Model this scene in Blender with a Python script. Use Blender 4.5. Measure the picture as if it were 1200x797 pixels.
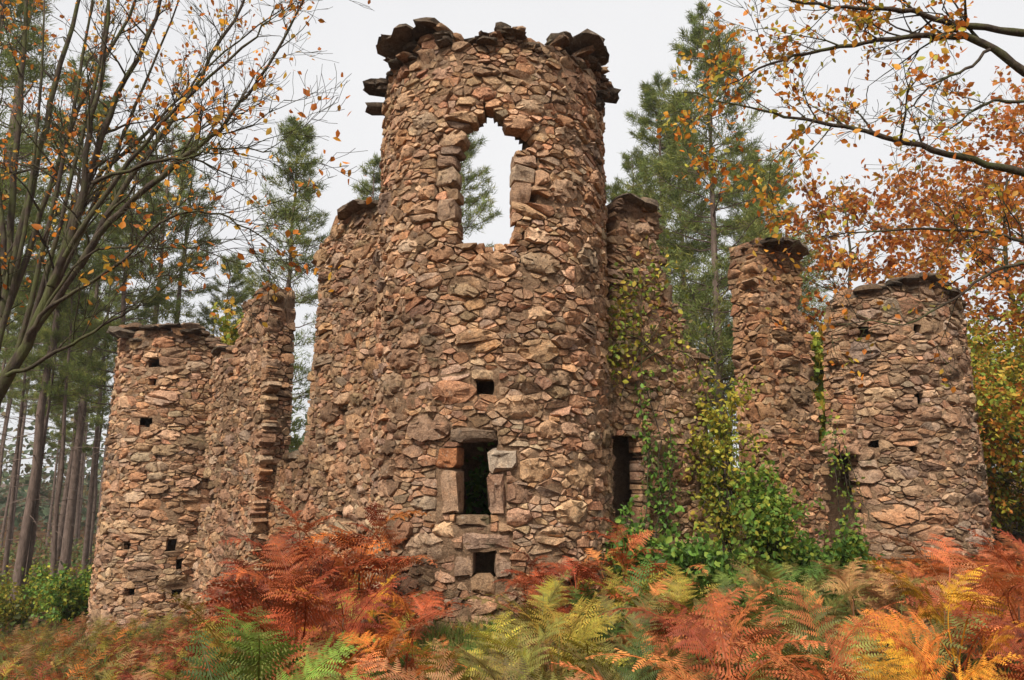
import bpy, math, random
import numpy as np
from mathutils import Vector, Matrix, noise

# ------------------------------------------------------------------ clearing, camera, sky, sun, exposure
for o in list(bpy.data.objects):
    bpy.data.objects.remove(o)
SC = bpy.context.scene
COL = SC.collection
EYE = 1.7
PITCH = math.radians(11.0)
FPX, CX, CY = 800.0, 600.0, 398.5          # 24 mm lens on a 1200 x 797 photograph

cam_d = bpy.data.cameras.new('camera')
cam = bpy.data.objects.new('camera', cam_d)
COL.objects.link(cam)
cam.location = (0, 0, EYE)
cam.rotation_euler = (math.pi / 2 + PITCH, 0, 0)
cam_d.sensor_width = 36.0
cam_d.lens = 24.0
cam_d.clip_start = 0.05
cam_d.clip_end = 800
SC.camera = cam

SUN_EL, SUN_AZ = math.radians(48), math.radians(207)    # sun azimuth measured from +Y, clockwise: behind and left of the camera
world = bpy.data.worlds.new('World')
SC.world = world
world.use_nodes = True
wt = world.node_tree
wt.nodes.clear()
wo = wt.nodes.new('ShaderNodeOutputWorld')
sky = wt.nodes.new('ShaderNodeTexSky')
sky.sky_type = 'NISHITA'
sky.sun_disc = False
sky.sun_elevation = SUN_EL
sky.sun_rotation = SUN_AZ
bg1 = wt.nodes.new('ShaderNodeBackground')
bg1.inputs['Strength'].default_value = 0.05
wt.links.new(sky.outputs[0], bg1.inputs['Color'])
bg2 = wt.nodes.new('ShaderNodeBackground')                # the even overcast cloud layer
cl = wt.nodes.new('ShaderNodeTexNoise')
cl.inputs['Scale'].default_value = 1.6
cl.inputs['Detail'].default_value = 4
ramp = wt.nodes.new('ShaderNodeValToRGB')
ramp.color_ramp.elements[0].position = 0.3
ramp.color_ramp.elements[0].color = (0.83, 0.83, 0.85, 1)
ramp.color_ramp.elements[1].position = 0.7
ramp.color_ramp.elements[1].color = (0.93, 0.925, 0.93, 1)
wt.links.new(cl.outputs['Fac'], ramp.inputs['Fac'])
wt.links.new(ramp.outputs['Color'], bg2.inputs['Color'])
bg2.inputs['Strength'].default_value = 0.74
wm = wt.nodes.new('ShaderNodeMixShader')
wm.inputs['Fac'].default_value = 0.93
wt.links.new(bg1.outputs[0], wm.inputs[1])
wt.links.new(bg2.outputs[0], wm.inputs[2])
wt.links.new(wm.outputs[0], wo.inputs['Surface'])

sun_d = bpy.data.lights.new('sun', 'SUN')
sun_d.energy = 4.2
sun_d.angle = math.radians(14)
sun_d.color = (1.0, 0.95, 0.87)
sun = bpy.data.objects.new('sun', sun_d)
COL.objects.link(sun)
_dir = Vector((math.sin(SUN_AZ) * math.cos(SUN_EL), math.cos(SUN_AZ) * math.cos(SUN_EL), math.sin(SUN_EL)))
sun.rotation_euler = _dir.to_track_quat('Z', 'Y').to_euler()
sun.location = (0, 0, 30)

SC.view_settings.view_transform = 'Standard'
SC.view_settings.look = 'None'
SC.view_settings.exposure = 0.5
SC.view_settings.gamma = 1.0
SC.view_settings.use_curve_mapping = False
SC.render.engine = 'CYCLES'
SC.cycles.max_bounces = 5
SC.cycles.diffuse_bounces = 3
SC.cycles.transmission_bounces = 3
SC.cycles.use_denoising = True

# ------------------------------------------------------------------ small helpers
rnd = random.Random(7)


def ray(px, py):
    a = (px - CX) / FPX
    b = (CY - py) / FPX
    return Vector((a, math.cos(PITCH) - b * math.sin(PITCH), math.sin(PITCH) + b * math.cos(PITCH)))


def at(px, py, Y):
    r = ray(px, py)
    return r * (Y / r.y) + Vector((0, 0, EYE))


def proj(p):
    x, y, z = p[0], p[1], p[2] - EYE
    f = y * math.cos(PITCH) + z * math.sin(PITCH)
    u = -y * math.sin(PITCH) + z * math.cos(PITCH)
    if f < 0.01:
        return (-9999, 9999)
    return (CX + FPX * x / f, CY - FPX * u / f)


def ground_z(x, y):
    yy = max(0.0, min(y, 26.0))
    if x < 0:
        z = x * (0.045 + 0.0103 * yy)
        z = -3.6 * math.tanh(-z / 3.6)
    else:
        z = 0.9 * math.tanh(0.05 * x / 0.9)
    z += 0.10 * noise.noise(Vector((x * 0.35, y * 0.35, 3.1))) + 0.05 * noise.noise(Vector((x * 1.1, y * 1.1, 7.7)))
    return z


def tag(o, label=None, cat=None, group=None, kind=None):
    if label:
        o['label'] = label
    if cat:
        o['category'] = cat
    if group:
        o['group'] = group
    if kind:
        o['kind'] = kind
    return o


def link(o, parent=None):
    COL.objects.link(o)
    if parent is not None:
        o.parent = parent
    return o


def empty(name, loc, label, cat, group=None):
    o = bpy.data.objects.new(name, None)
    o.empty_display_size = 0.2
    o.location = loc
    COL.objects.link(o)
    return tag(o, label, cat, group, 'thing')


class MB:
    """collects vertices and faces (with one tint per face)"""

    def __init__(self):
        self.v, self.f, self.c = [], [], []

    def add(self, vs, fs, tint=(1, 1, 1)):
        b = len(self.v)
        self.v.extend(vs)
        for f in fs:
            self.f.append([i + b for i in f])
            self.c.append(tint)

    def tube(self, pts, radii, n=6, tint=(1, 1, 1), cap=True):
        vs, fs = [], []
        k = len(pts)
        ref = Vector((0.31, 0.17, 0.93))
        for i in range(k):
            d = (pts[min(i + 1, k - 1)] - pts[max(i - 1, 0)])
            if d.length < 1e-6:
                d = Vector((0, 0, 1))
            d.normalize()
            a = d.cross(ref)
            if a.length < 0.05:
                a = d.cross(Vector((1, 0, 0)))
            a.normalize()
            b = d.cross(a)
            r = radii[i]
            for j in range(n):
                t = 2 * math.pi * j / n
                vs.append(pts[i] + a * (r * math.cos(t)) + b * (r * math.sin(t)))
        for i in range(k - 1):
            for j in range(n):
                j2 = (j + 1) % n
                fs.append((i * n + j, i * n + j2, (i + 1) * n + j2, (i + 1) * n + j))
        if cap:
            fs.append(tuple(range((k - 1) * n, k * n)))
        self.add(vs, fs, tint)

    def mesh(self, name, mat, origin=None, sharp=None, smooth=True):
        me = bpy.data.meshes.new(name)
        o = origin or Vector((0, 0, 0))
        me.from_pydata([(p[0] - o[0], p[1] - o[1], p[2] - o[2]) for p in self.v], [], self.f)
        at_ = me.attributes.new('tint', 'FLOAT_COLOR', 'FACE')
        arr = np.ones((len(self.f), 4), dtype=np.float32)
        if self.c:
            arr[:, :3] = np.array(self.c, dtype=np.float32)
        at_.data.foreach_set('color', arr.ravel())
        if smooth:
            me.polygons.foreach_set('use_smooth', np.ones(len(self.f), dtype=bool))
            if sharp:
                me.set_sharp_from_angle(angle=math.radians(sharp))
        if mat:
            for m in (mat if isinstance(mat, (list, tuple)) else [mat]):
                me.materials.append(m)
        me.update()
        return me

    def build(self, name, mat, parent=None, origin=None, sharp=None, smooth=True):
        me = self.mesh(name, mat, origin, sharp, smooth)
        o = bpy.data.objects.new(name, me)
        if origin is not None:
            o.location = origin
        return link(o, parent)


def np_mesh(name, verts, faces, tints, mat, smooth=False):
    """verts (n,3), faces (m,k) of one size k, tints (m,3)"""
    me = bpy.data.meshes.new(name)
    n, (m, k) = len(verts), faces.shape
    me.vertices.add(n)
    me.vertices.foreach_set('co', np.ascontiguousarray(verts, dtype=np.float32).ravel())
    me.loops.add(m * k)
    me.loops.foreach_set('vertex_index', np.ascontiguousarray(faces, dtype=np.int32).ravel())
    me.polygons.add(m)
    me.polygons.foreach_set('loop_start', np.arange(0, m * k, k, dtype=np.int32))
    if smooth:
        me.polygons.foreach_set('use_smooth', np.ones(m, dtype=bool))
    me.update(calc_edges=True)
    a = me.attributes.new('tint', 'FLOAT_COLOR', 'FACE')
    arr = np.ones((m, 4), dtype=np.float32)
    arr[:, :3] = tints
    a.data.foreach_set('color', arr.ravel())
    me.materials.append(mat)
    return me


def copy_thing(root, loc, rotz=0.0, scale=1.0, label=None):
    r = root.copy()
    COL.objects.link(r)
    r.location = loc
    r.rotation_euler = (0, 0, rotz)
    r.scale = (scale, scale, scale)
    if label:
        r['label'] = label
    for ch in list(root.children):
        c = ch.copy()
        COL.objects.link(c)
        c.parent = r
    return r


# ------------------------------------------------------------------ materials
def new_mat(name):
    m = bpy.data.materials.new(name)
    m.use_nodes = True
    t = m.node_tree
    for n in list(t.nodes):
        t.nodes.remove(n)
    return m, t, t.nodes, t.links


def N(nodes, typ, **kw):
    n = nodes.new(typ)
    for k, v in kw.items():
        if k in n.inputs:
            n.inputs[k].default_value = v
        else:
            setattr(n, k, v)
    return n


def mixc(t, fac, a, b, blend='MIX'):
    n = t.nodes.new('ShaderNodeMix')
    n.data_type = 'RGBA'
    n.blend_type = blend
    for sock, val in ((n.inputs[0], fac), (n.inputs[6], a), (n.inputs[7], b)):
        if hasattr(val, 'is_linked') or hasattr(val, 'links'):
            t.links.new(val, sock)
        elif isinstance(val, (int, float)):
            sock.default_value = val
        else:
            sock.default_value = (*val, 1) if len(val) == 3 else val
    return n.outputs[2]


def ramp_of(t, val, stops):
    r = t.nodes.new('ShaderNodeValToRGB')
    e = r.color_ramp.elements
    while len(e) < len(stops):
        e.new(0.5)
    for i, (p, c) in enumerate(stops):
        e[i].position = p
        e[i].color = (*c, 1) if len(c) == 3 else (c[0], c[0], c[0], 1)
    t.links.new(val, r.inputs['Fac'])
    return r.outputs['Color']


def noise_of(t, scale, detail=4, rough=0.55, coord=None):
    n = N(t.nodes, 'ShaderNodeTexNoise', Scale=scale, Detail=detail, Roughness=rough)
    if coord is None:
        g = t.nodes.new('ShaderNodeNewGeometry')
        coord = g.outputs['Position']
    t.links.new(coord, n.inputs['Vector'])
    return n.outputs['Fac']


def finish(t, color, rough, bump=None, bump_d=0.01, translucent=0.0, spec=0.25):
    b = t.nodes.new('ShaderNodeBsdfPrincipled')
    t.links.new(color, b.inputs['Base Color'])
    if isinstance(rough, float):
        b.inputs['Roughness'].default_value = rough
    else:
        t.links.new(rough, b.inputs['Roughness'])
    b.inputs['Specular IOR Level'].default_value = spec
    out = t.nodes.new('ShaderNodeOutputMaterial')
    if bump is not None:
        bp = t.nodes.new('ShaderNodeBump')
        bp.inputs['Strength'].default_value = 1.0
        bp.inputs['Distance'].default_value = bump_d
        t.links.new(bump, bp.inputs['Height'])
        t.links.new(bp.outputs['Normal'], b.inputs['Normal'])
    if translucent > 0:
        tr = t.nodes.new('ShaderNodeBsdfTranslucent')
        t.links.new(color, tr.inputs['Color'])
        mx = t.nodes.new('ShaderNodeMixShader')
        mx.inputs['Fac'].default_value = translucent
        t.links.new(b.outputs[0], mx.inputs[1])
        t.links.new(tr.outputs[0], mx.inputs[2])
        t.links.new(mx.outputs[0], out.inputs['Surface'])
    else:
        t.links.new(b.outputs[0], out.inputs['Surface'])


def attr(t, name='tint'):
    a = t.nodes.new('ShaderNodeAttribute')
    a.attribute_name = name
    return a.outputs['Color']


def mat_stone():
    m, t, ns, ls = new_mat('granite_stone')
    c = attr(t)
    big = noise_of(t, 7.0, 6, 0.65)
    c = mixc(t, 1.0, c, ramp_of(t, big, [(0.25, (0.58, 0.53, 0.50)), (0.5, (1.0, 1.0, 1.0)), (0.75, (1.30, 1.22, 1.12))]), 'MULTIPLY')
    fine = noise_of(t, 70.0, 4, 0.7)
    c = mixc(t, 1.0, c, ramp_of(t, fine, [(0.3, (0.55, 0.5, 0.48)), (0.5, (1.0, 1.0, 1.0)), (0.72, (1.4, 1.35, 1.28))]), 'MULTIPLY')
    rust = noise_of(t, 2.3, 4, 0.6)
    c = mixc(t, ramp_of(t, rust, [(0.52, (0.0,)), (0.72, (0.3,))]), c, mixc(t, 1.0, c, (1.12, 0.72, 0.48), 'MULTIPLY'))
    lich = noise_of(t, 13.0, 6, 0.7)
    c = mixc(t, ramp_of(t, lich, [(0.60, (0.0,)), (0.68, (0.5,))]), c, (0.42, 0.37, 0.29))
    patch = noise_of(t, 0.9, 5, 0.7)
    c = mixc(t, ramp_of(t, patch, [(0.50, (0.0,)), (0.66, (0.75,))]), c, mixc(t, 1.0, c, (0.52, 0.52, 0.55), 'MULTIPLY'))
    pale = noise_of(t, 1.7, 5, 0.7)
    c = mixc(t, ramp_of(t, pale, [(0.55, (0.0,)), (0.72, (0.6,))]), c, mixc(t, 1.0, c, (1.35, 1.30, 1.15), 'MULTIPLY'))
    mid = noise_of(t, 21.0, 5, 0.7)
    c = mixc(t, 1.0, c, ramp_of(t, mid, [(0.32, (0.55, 0.50, 0.46)), (0.5, (1, 1, 1)), (0.70, (1.30, 1.26, 1.18))]), 'MULTIPLY')
    moss = noise_of(t, 3.1, 6, 0.7)
    c = mixc(t, ramp_of(t, moss, [(0.60, (0.0,)), (0.72, (0.6,))]), c, (0.075, 0.078, 0.034))
    h = N(ns, 'ShaderNodeMath', operation='ADD')
    ls.new(noise_of(t, 26.0, 6, 0.68), h.inputs[0])
    v = N(ns, 'ShaderNodeMath', operation='MULTIPLY')
    v.inputs[1].default_value = 0.5
    ls.new(fine, v.inputs[0])
    ls.new(v.outputs[0], h.inputs[1])
    finish(t, c, 0.92, h.outputs[0], 0.035, spec=0.15)
    return m


def mat_mortar():
    m, t, ns, ls = new_mat('lime_mortar')
    n1 = noise_of(t, 9.0, 6, 0.7)
    c = ramp_of(t, n1, [(0.25, (0.14, 0.085, 0.05)), (0.5, (0.30, 0.19, 0.115)), (0.75, (0.43, 0.30, 0.19))])
    n2 = noise_of(t, 60.0, 3, 0.7)
    c = mixc(t, 1.0, c, ramp_of(t, n2, [(0.3, (0.6, 0.6, 0.6)), (0.7, (1.25, 1.2, 1.15))]), 'MULTIPLY')
    finish(t, c, 0.95, noise_of(t, 22.0, 6, 0.75), 0.08, spec=0.1)
    return m


def mat_leaf(name, tr=0.35, var=0.3):
    m, t, ns, ls = new_mat(name)
    c = attr(t)
    n1 = noise_of(t, 1.4, 3)
    c = mixc(t, 1.0, c, ramp_of(t, n1, [(0.3, (1 - var, 1 - var, 1 - var)), (0.7, (1 + var, 1 + var, 1 + var))]), 'MULTIPLY')
    finish(t, c, 0.6, translucent=tr, spec=0.25)
    return m


def mat_fern():
    m, t, ns, ls = new_mat('bracken_frond')
    oi = ns.new('ShaderNodeObjectInfo')
    c = mixc(t, 1.0, oi.outputs['Color'], attr(t), 'MULTIPLY')
    n1 = noise_of(t, 9.0, 4)
    c = mixc(t, 1.0, c, ramp_of(t, n1, [(0.3, (0.62, 0.55, 0.5)), (0.5, (1, 1, 1)), (0.72, (1.3, 1.3, 1.15))]), 'MULTIPLY')
    finish(t, c, 0.6, translucent=0.3, spec=0.3)
    return m


def mat_bark(name, a, b, moss=0.0, sc=14.0, gray=None):
    m, t, ns, ls = new_mat(name)
    g = ns.new('ShaderNodeNewGeometry')
    mp = ns.new('ShaderNodeMapping')
    mp.inputs['Scale'].default_value = (1, 1, 0.25)
    ls.new(g.outputs['Position'], mp.inputs['Vector'])
    n1 = noise_of(t, sc, 6, 0.7, mp.outputs['Vector'])
    c = ramp_of(t, n1, [(0.3, a), (0.7, b)])
    if moss:
        n2 = noise_of(t, 3.5, 5, 0.65)
        c = mixc(t, ramp_of(t, n2, [(0.45, (0.0,)), (0.62, (moss,))]), c, (0.085, 0.095, 0.03))
    finish(t, c, 0.95, n1, 0.04, spec=0.1)
    return m


def mat_ground():
    m, t, ns, ls = new_mat('forest_floor')
    n1 = noise_of(t, 1.2, 6, 0.65)
    c = ramp_of(t, n1, [(0.3, (0.035, 0.03, 0.012)), (0.45, (0.07, 0.04, 0.018)), (0.58, (0.11, 0.05, 0.02)), (0.72, (0.05, 0.06, 0.015))])
    n2 = noise_of(t, 40.0, 4, 0.75)
    c = mixc(t, 1.0, c, ramp_of(t, n2, [(0.3, (0.45, 0.45, 0.45)), (0.7, (1.5, 1.4, 1.3))]), 'MULTIPLY')
    finish(t, c, 0.95, n2, 0.05, spec=0.1)
    return m


M_STONE = mat_stone()
M_MORTAR = mat_mortar()
M_LEAF = mat_leaf('autumn_leaf', 0.45)
M_GREEN = mat_leaf('green_leaf', 0.35)
M_NEEDLE = mat_leaf('pine_needle', 0.3, 0.3)
M_FERN = mat_fern()
M_PBARK = mat_bark('pine_bark', (0.07, 0.048, 0.038), (0.21, 0.15, 0.12), 0.0)
M_MBARK = mat_bark('mossy_bark', (0.03, 0.022, 0.018), (0.095, 0.07, 0.05), 0.7)
M_GROUND = mat_ground()
M_GRASS = mat_leaf('grass_blade', 0.3)

# ------------------------------------------------------------------ the ground
def build_ground():
    xs = np.concatenate([np.linspace(-260, -24, 26), np.linspace(-22, 22, 120), np.linspace(24, 260, 26)])
    ys = np.concatenate([np.linspace(-120, -6, 14), np.linspace(-5, 28, 95), np.linspace(30, 420, 30)])
    vs = [(x, y, ground_z(x, y)) for y in ys for x in xs]
    nx = len(xs)
    fs = np.array([(j * nx + i, j * nx + i + 1, (j + 1) * nx + i + 1, (j + 1) * nx + i)
                   for j in range(len(ys) - 1) for i in range(nx - 1)])
    me = np_mesh('ground', np.array(vs), fs, np.ones((len(fs), 3)), M_GROUND, True)
    o = link(bpy.data.objects.new('ground', me))
    tag(o, 'sloping forest floor of leaf litter and moss under the ferns', None, None, 'structure')


build_ground()

# ------------------------------------------------------------------ masonry: irregular stones laid in mortar
def clip(poly, nx, ny, c):
    out = []
    k = len(poly)
    for i in range(k):
        x0, y0 = poly[i]
        x1, y1 = poly[(i + 1) % k]
        d0 = nx * x0 + ny * y0 - c
        d1 = nx * x1 + ny * y1 - c
        if d0 <= 0:
            out.append((x0, y0))
        if (d0 < 0 < d1) or (d1 < 0 < d0):
            t = d0 / (d0 - d1)
            out.append((x0 + (x1 - x0) * t, y0 + (y1 - y0) * t))
    return out


SIZES = [(0.185, 0.09), (0.125, 0.18), (0.085, 0.32), (0.058, 0.38), (0.040, 0.42), (0.027, 0.30)]


def lay_stones(s0, s1, z0, z1, inside, rects=(), seed=1, ax=1.8, scale=0.76, gap=0.0075, shear=0.0):
    """random rubble: a weighted cell pattern over (s, z); returns [polygon]"""
    R = random.Random(seed)
    W, Hh = (s1 - s0) / ax, z1 - z0
    G = 0.14
    grid = {}
    sites = []
    area = W * Hh
    for r, frac in SIZES:
        r *= scale
        n = int(area * frac / (math.pi * r * r) * 2.6)
        for _ in range(n):
            x, y = R.uniform(0, W), R.uniform(0, Hh)
            rr = r * R.uniform(0.85, 1.2)
            gx, gy = int(x / G), int(y / G)
            ok = True
            reach = int((rr + 0.25 * scale) / G) + 1
            for i in range(gx - reach, gx + reach + 1):
                for j in range(gy - reach, gy + reach + 1):
                    for (qx, qy, qr) in grid.get((i, j), ()):
                        d = (rr + qr) * 0.86
                        if (qx - x) ** 2 + (qy - y) ** 2 < d * d:
                            ok = False
                            break
                    if not ok:
                        break
                if not ok:
                    break
            if ok:
                grid.setdefault((gx, gy), []).append((x, y, rr))
                sites.append((x, y, rr))
    def taken(x, y):
        S, Z = s0 + x * ax, z0 + y
        return any(a0 - 0.01 < S < a1 + 0.01 and b0 - 0.01 < Z < b1 + 0.01 for (a0, a1, b0, b1) in rects)
    if rects:
        sites = [q for q in sites if not taken(q[0], q[1])]
        grid = {}
        for q in sites:
            grid.setdefault((int(q[0] / G), int(q[1] / G)), []).append(q)
    polys = []
    for (x, y, r) in sites:
        S, Z = s0 + x * ax, z0 + y
        if not inside(S, Z):
            continue
        gx, gy = int(x / G), int(y / G)
        near = []
        for i in range(gx - 4, gx + 5):
            for j in range(gy - 4, gy + 5):
                for q in grid.get((i, j), ()):
                    dx, dy = q[0] - x, q[1] - y
                    d2 = dx * dx + dy * dy
                    if 1e-9 < d2 < 0.36:
                        near.append((d2, dx, dy, q[2]))
        near.sort()
        m = r * 2.3
        poly = [(-m, -m), (m, -m), (m, m), (-m, m)]
        for d2, dx, dy, qr in near[:26]:
            d = math.sqrt(d2)
            c = (d2 + r * r - qr * qr) / (2 * d) - gap * R.uniform(0.3, 1.0)
            poly = clip(poly, dx / d, dy / d, c)
            if len(poly) < 3:
                break
        if len(poly) < 3:
            continue
        poly = [(S + px * ax, Z + py + shear * px) for px, py in poly]
        for (a0, a1, b0, b1) in rects:
            if max(p[0] for p in poly) > a0 and min(p[0] for p in poly) < a1 and max(p[1] for p in poly) > b0 and min(p[1] for p in poly) < b1:
                opts = [(a0 - S, (1, 0, a0 - 0.008)), (S - a1, (-1, 0, -a1 - 0.008)), (b0 - Z, (0, 1, b0 - 0.008)), (Z - b1, (0, -1, -b1 - 0.008))]
                best = max(opts, key=lambda q: q[0])
                poly = clip(poly, *best[1])
                if len(poly) < 3:
                    break
        for q in ((1, 0, s1 + .02), (-1, 0, -s0 + .02), (0, 1, z1 + .05), (0, -1, -z0 + .02)):
            poly = clip(poly, *q) if len(poly) >= 3 else poly
        if len(poly) < 3:
            continue
        a = poly_area(poly)
        k = R.random()
        if a > 0.008 and k < 0.42:                     # flatter and smaller pieces fill in between the big ones
            t = R.gauss(0, 0.22) + (math.pi / 2 if k < 0.30 else 0.3)
            nx, ny = math.cos(t), math.sin(t)
            c = nx * S + ny * Z + R.uniform(-0.3, 0.3) * math.sqrt(a) * 0.5
            for q in (clip(poly, nx, ny, c - gap * .5), clip(poly, -nx, -ny, -c - gap * .5)):
                if len(q) >= 3:
                    polys.append(q)
        else:
            polys.append(poly)
    return polys


def poly_area(p):
    return 0.5 * abs(sum(p[i][0] * p[(i + 1) % len(p)][1] - p[(i + 1) % len(p)][0] * p[i][1] for i in range(len(p))))


def stone_tint(R, base=(0.33, 0.205, 0.13), dark=0.0):
    k = R.random()
    l = R.uniform(0.70, 1.28)
    c = list(base)
    if k < 0.20:
        c = [base[0] * 1.03, base[1] * 0.90, base[2] * 0.83]
    elif k < 0.36:
        c = [base[0] * 0.93, base[1] * 1.04, base[2] * 1.16]
    elif k < 0.46:
        c = [base[0] * 1.30, base[1] * 1.36, base[2] * 1.38]
    elif k < 0.58:
        l *= 0.62
    l *= (1 - dark)
    return tuple(min(0.7, x * l * R.uniform(0.95, 1.05)) for x in c)


def stone_shape(mb, P, poly, R, tint, prot, back=-0.13, fine=False, rough=1.0):
    """one stone: back ring, arris ring, worn face"""
    n = len(poly)
    cs = sum(p[0] for p in poly) / n
    cz = sum(p[1] for p in poly) / n
    size = math.sqrt(max(poly_area(poly), 1e-5))
    pts = []
    if size > 0.085:
        for i in range(n):
            v, a, b = poly[i], poly[i - 1], poly[(i + 1) % n]
            la = math.hypot(a[0] - v[0], a[1] - v[1])
            lb = math.hypot(b[0] - v[0], b[1] - v[1])
            if min(la, lb) < 0.02:
                pts.append(v)
                continue
            f1, f2 = R.uniform(0.05, 0.22), R.uniform(0.05, 0.22)
            pts.append((v[0] + (a[0] - v[0]) * f1, v[1] + (a[1] - v[1]) * f1))
            pts.append((v[0] + (b[0] - v[0]) * f2, v[1] + (b[1] - v[1]) * f2))
    else:
        pts = list(poly)
    k = len(pts)
    ta, tb = R.gauss(0, 0.13), R.gauss(0, 0.17)
    edge = min(0.03, 0.2 * size)

    def lim(d):
        return max(-0.05, min(prot + 0.045, d))

    rings = []
    rings.append([P(x, z, back) for x, z in pts])
    j1, j2 = 0.04 * size * rough, 0.09 * size * rough
    rings.append([P(x + R.gauss(0, j1), z + R.gauss(0, j1), lim(prot - edge * R.uniform(0.5, 1.2) + ta * (x - cs) + tb * (z - cz))) for x, z in pts])
    q = R.uniform(0.80, 0.93)
    rings.append([P(cs + (x - cs) * q + R.gauss(0, j1), cz + (z - cz) * q + R.gauss(0, j1),
                    lim(prot + R.gauss(0, j2 * 0.6) + ta * (x - cs) + tb * (z - cz))) for x, z in pts])
    if fine:
        q2 = q * R.uniform(0.4, 0.6)
        rings.append([P(cs + (x - cs) * q2, cz + (z - cz) * q2, lim(prot + 0.012 + R.gauss(0, j2 * 0.7) + ta * (x - cs) * .5 + tb * (z - cz) * .5)) for x, z in pts])
    vs = [p for ring in rings for p in ring]
    fs = []
    for a in range(len(rings) - 1):
        for i in range(k):
            i2 = (i + 1) % k
            fs.append((a * k + i, a * k + i2, (a + 1) * k + i2, (a + 1) * k + i))
    a = (len(rings) - 1) * k
    fs.append(tuple(range(a, a + k)))
    mb.add(vs, fs, tint)


def rock(mb, centre, axes, R, tint, box=0.6, jag=0.18, seg=8, rings=5):
    """a loose rock or slab: a blocky lump with broken faces; axes = three vectors (half sizes)"""
    vs, fs = [], []
    off = Vector((R.uniform(0, 50), R.uniform(0, 50), R.uniform(0, 50)))

    def pt(u, w):
        d = Vector((math.cos(w) * math.cos(u), math.cos(w) * math.sin(u), math.sin(w)))
        mx = max(abs(d.x), abs(d.y), abs(d.z))
        d = d * (1 - box) + (d / mx) * box
        k = 1 + jag * (noise.noise(d * 1.6 + off) + 0.5 * noise.noise(d * 4 + off))
        d = d * k
        return centre + axes[0] * d.x + axes[1] * d.y + axes[2] * d.z
    vs.append(pt(0, -math.pi / 2))
    for j in range(1, rings):
        w = -math.pi / 2 + math.pi * j / rings
        for i in range(seg):
            vs.append(pt(2 * math.pi * (i + 0.5 * (j % 2)) / seg, w))
    vs.append(pt(0, math.pi / 2))
    for i in range(seg):
        fs.append((0, 1 + (i + 1) % seg, 1 + i))
        for j in range(rings - 2):
            a, b = 1 + j * seg, 1 + (j + 1) * seg
            fs.append((a + i, a + (i + 1) % seg, b + (i + 1) % seg, b + i))
        a = 1 + (rings - 2) * seg
        fs.append((a + i, a + (i + 1) % seg, len(vs) - 1))
    mb.add(vs, fs, tint)


def emit_stones(thing, sheets, seed, tint_of, limit=296, fixed=()):
    """sheets: [(P, polys, back_depth)]; largest ones become parts of their own, the rest one part of kind stuff"""
    R = random.Random(seed)
    allp = []
    for P, polys, back in sheets:
        for p in polys:
            allp.append((poly_area(p), P, p, back))
    allp.sort(key=lambda q: -q[0])
    small = MB()
    inv = thing.location
    for i, (a, P, p, back) in enumerate(allp):
        if a < 0.0009:
            continue
        n = len(p)
        cs, cz = sum(q[0] for q in p) / n, sum(q[1] for q in p) / n
        size = math.sqrt(a)
        prot = R.uniform(0.0, 0.024) + (R.uniform(0.0, 0.035) if R.random() < 0.2 else 0) + min(0.02, size * 0.06)
        w = P(cs, cz, 0)
        tint = tint_of(R, w)
        if i < limit:
            mb = MB()
            stone_shape(mb, P, p, R, tint, prot, back * R.uniform(0.9, 1.15), fine=a > 0.03)
            c = Vector(w)
            o = mb.build('stone', M_STONE, thing, origin=c, sharp=48)
            o.location = c - inv
        else:
            stone_shape(small, P, p, R, tint, prot, back * R.uniform(0.9, 1.15))
    o = small.build('rubble_stones', M_STONE, thing, origin=Vector(inv), sharp=48)
    o.location = (0, 0, 0)
    o['kind'] = 'stuff'


def add_part(thing, mb, name, mat, origin, sharp=48):
    o = mb.build(name, mat, thing, origin=Vector(origin), sharp=sharp)
    o.location = Vector(origin) - thing.location
    return o


def core(thing, P, s0, s1, z0, z1, T, filled, pits=(), step=0.11, wrap=False, d0=-0.003, name='mortar_core'):
    """the rough mortar body behind the stones: outer and inner skin and the broken edges between"""
    ns = max(2, int(round((s1 - s0) / step)))
    nz = max(2, int(round((z1 - z0) / step)))
    ds, dz = (s1 - s0) / ns, (z1 - z0) / nz
    fil = [[filled(s0 + (i + .5) * ds, z0 + (j + .5) * dz) for j in range(nz)] for i in range(ns)]

    def pit(i, j):
        s, z = s0 + (i + .5) * ds, z0 + (j + .5) * dz
        return any(a - 0.02 < s < b + 0.02 and c - 0.02 < z < d + 0.02 for a, b, c, d in pits)
    idx = {}
    vs, fs = [], []

    def vert(i, j, side):
        if wrap:
            i %= ns
        k = (i, j, side)
        if k not in idx:
            s, z = s0 + i * ds, z0 + j * dz
            q = Vector((s * 2.1, z * 2.1, 5.0 * side + s0))
            w = Vector((s * 7, z * 7, 5.0 * side + z0))
            d = (d0 if side == 0 else -T) + 0.026 * noise.noise(q) + 0.022 * noise.noise(w)
            p = P(s + 0.05 * noise.noise(w + Vector((9, 0, 0))), z + 0.04 * noise.noise(w + Vector((0, 9, 0))), d)
            idx[k] = len(vs)
            vs.append(p)
        return idx[k]

    def f(i, j):
        if wrap:
            i %= ns
        return 0 <= i < ns and 0 <= j < nz and fil[i][j]
    for i in range(ns):
        for j in range(nz):
            if not fil[i][j]:
                continue
            a, b, c, d = (i, j), (i + 1, j), (i + 1, j + 1), (i, j + 1)
            if not pit(i, j):
                fs.append([vert(*a, 0), vert(*b, 0), vert(*c, 0), vert(*d, 0)])
            fs.append([vert(*d, 1), vert(*c, 1), vert(*b, 1), vert(*a, 1)])
            for (di, dj, p, q) in ((-1, 0, d, a), (1, 0, b, c), (0, -1, a, b), (0, 1, c, d)):
                if not f(i + di, j + dj):
                    fs.append([vert(*q, 0), vert(*p, 0), vert(*p, 1), vert(*q, 1)])
    mb = MB()
    mb.add(vs, fs)
    return add_part(thing, mb, name, M_MORTAR, thing.location, sharp=None)


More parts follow.
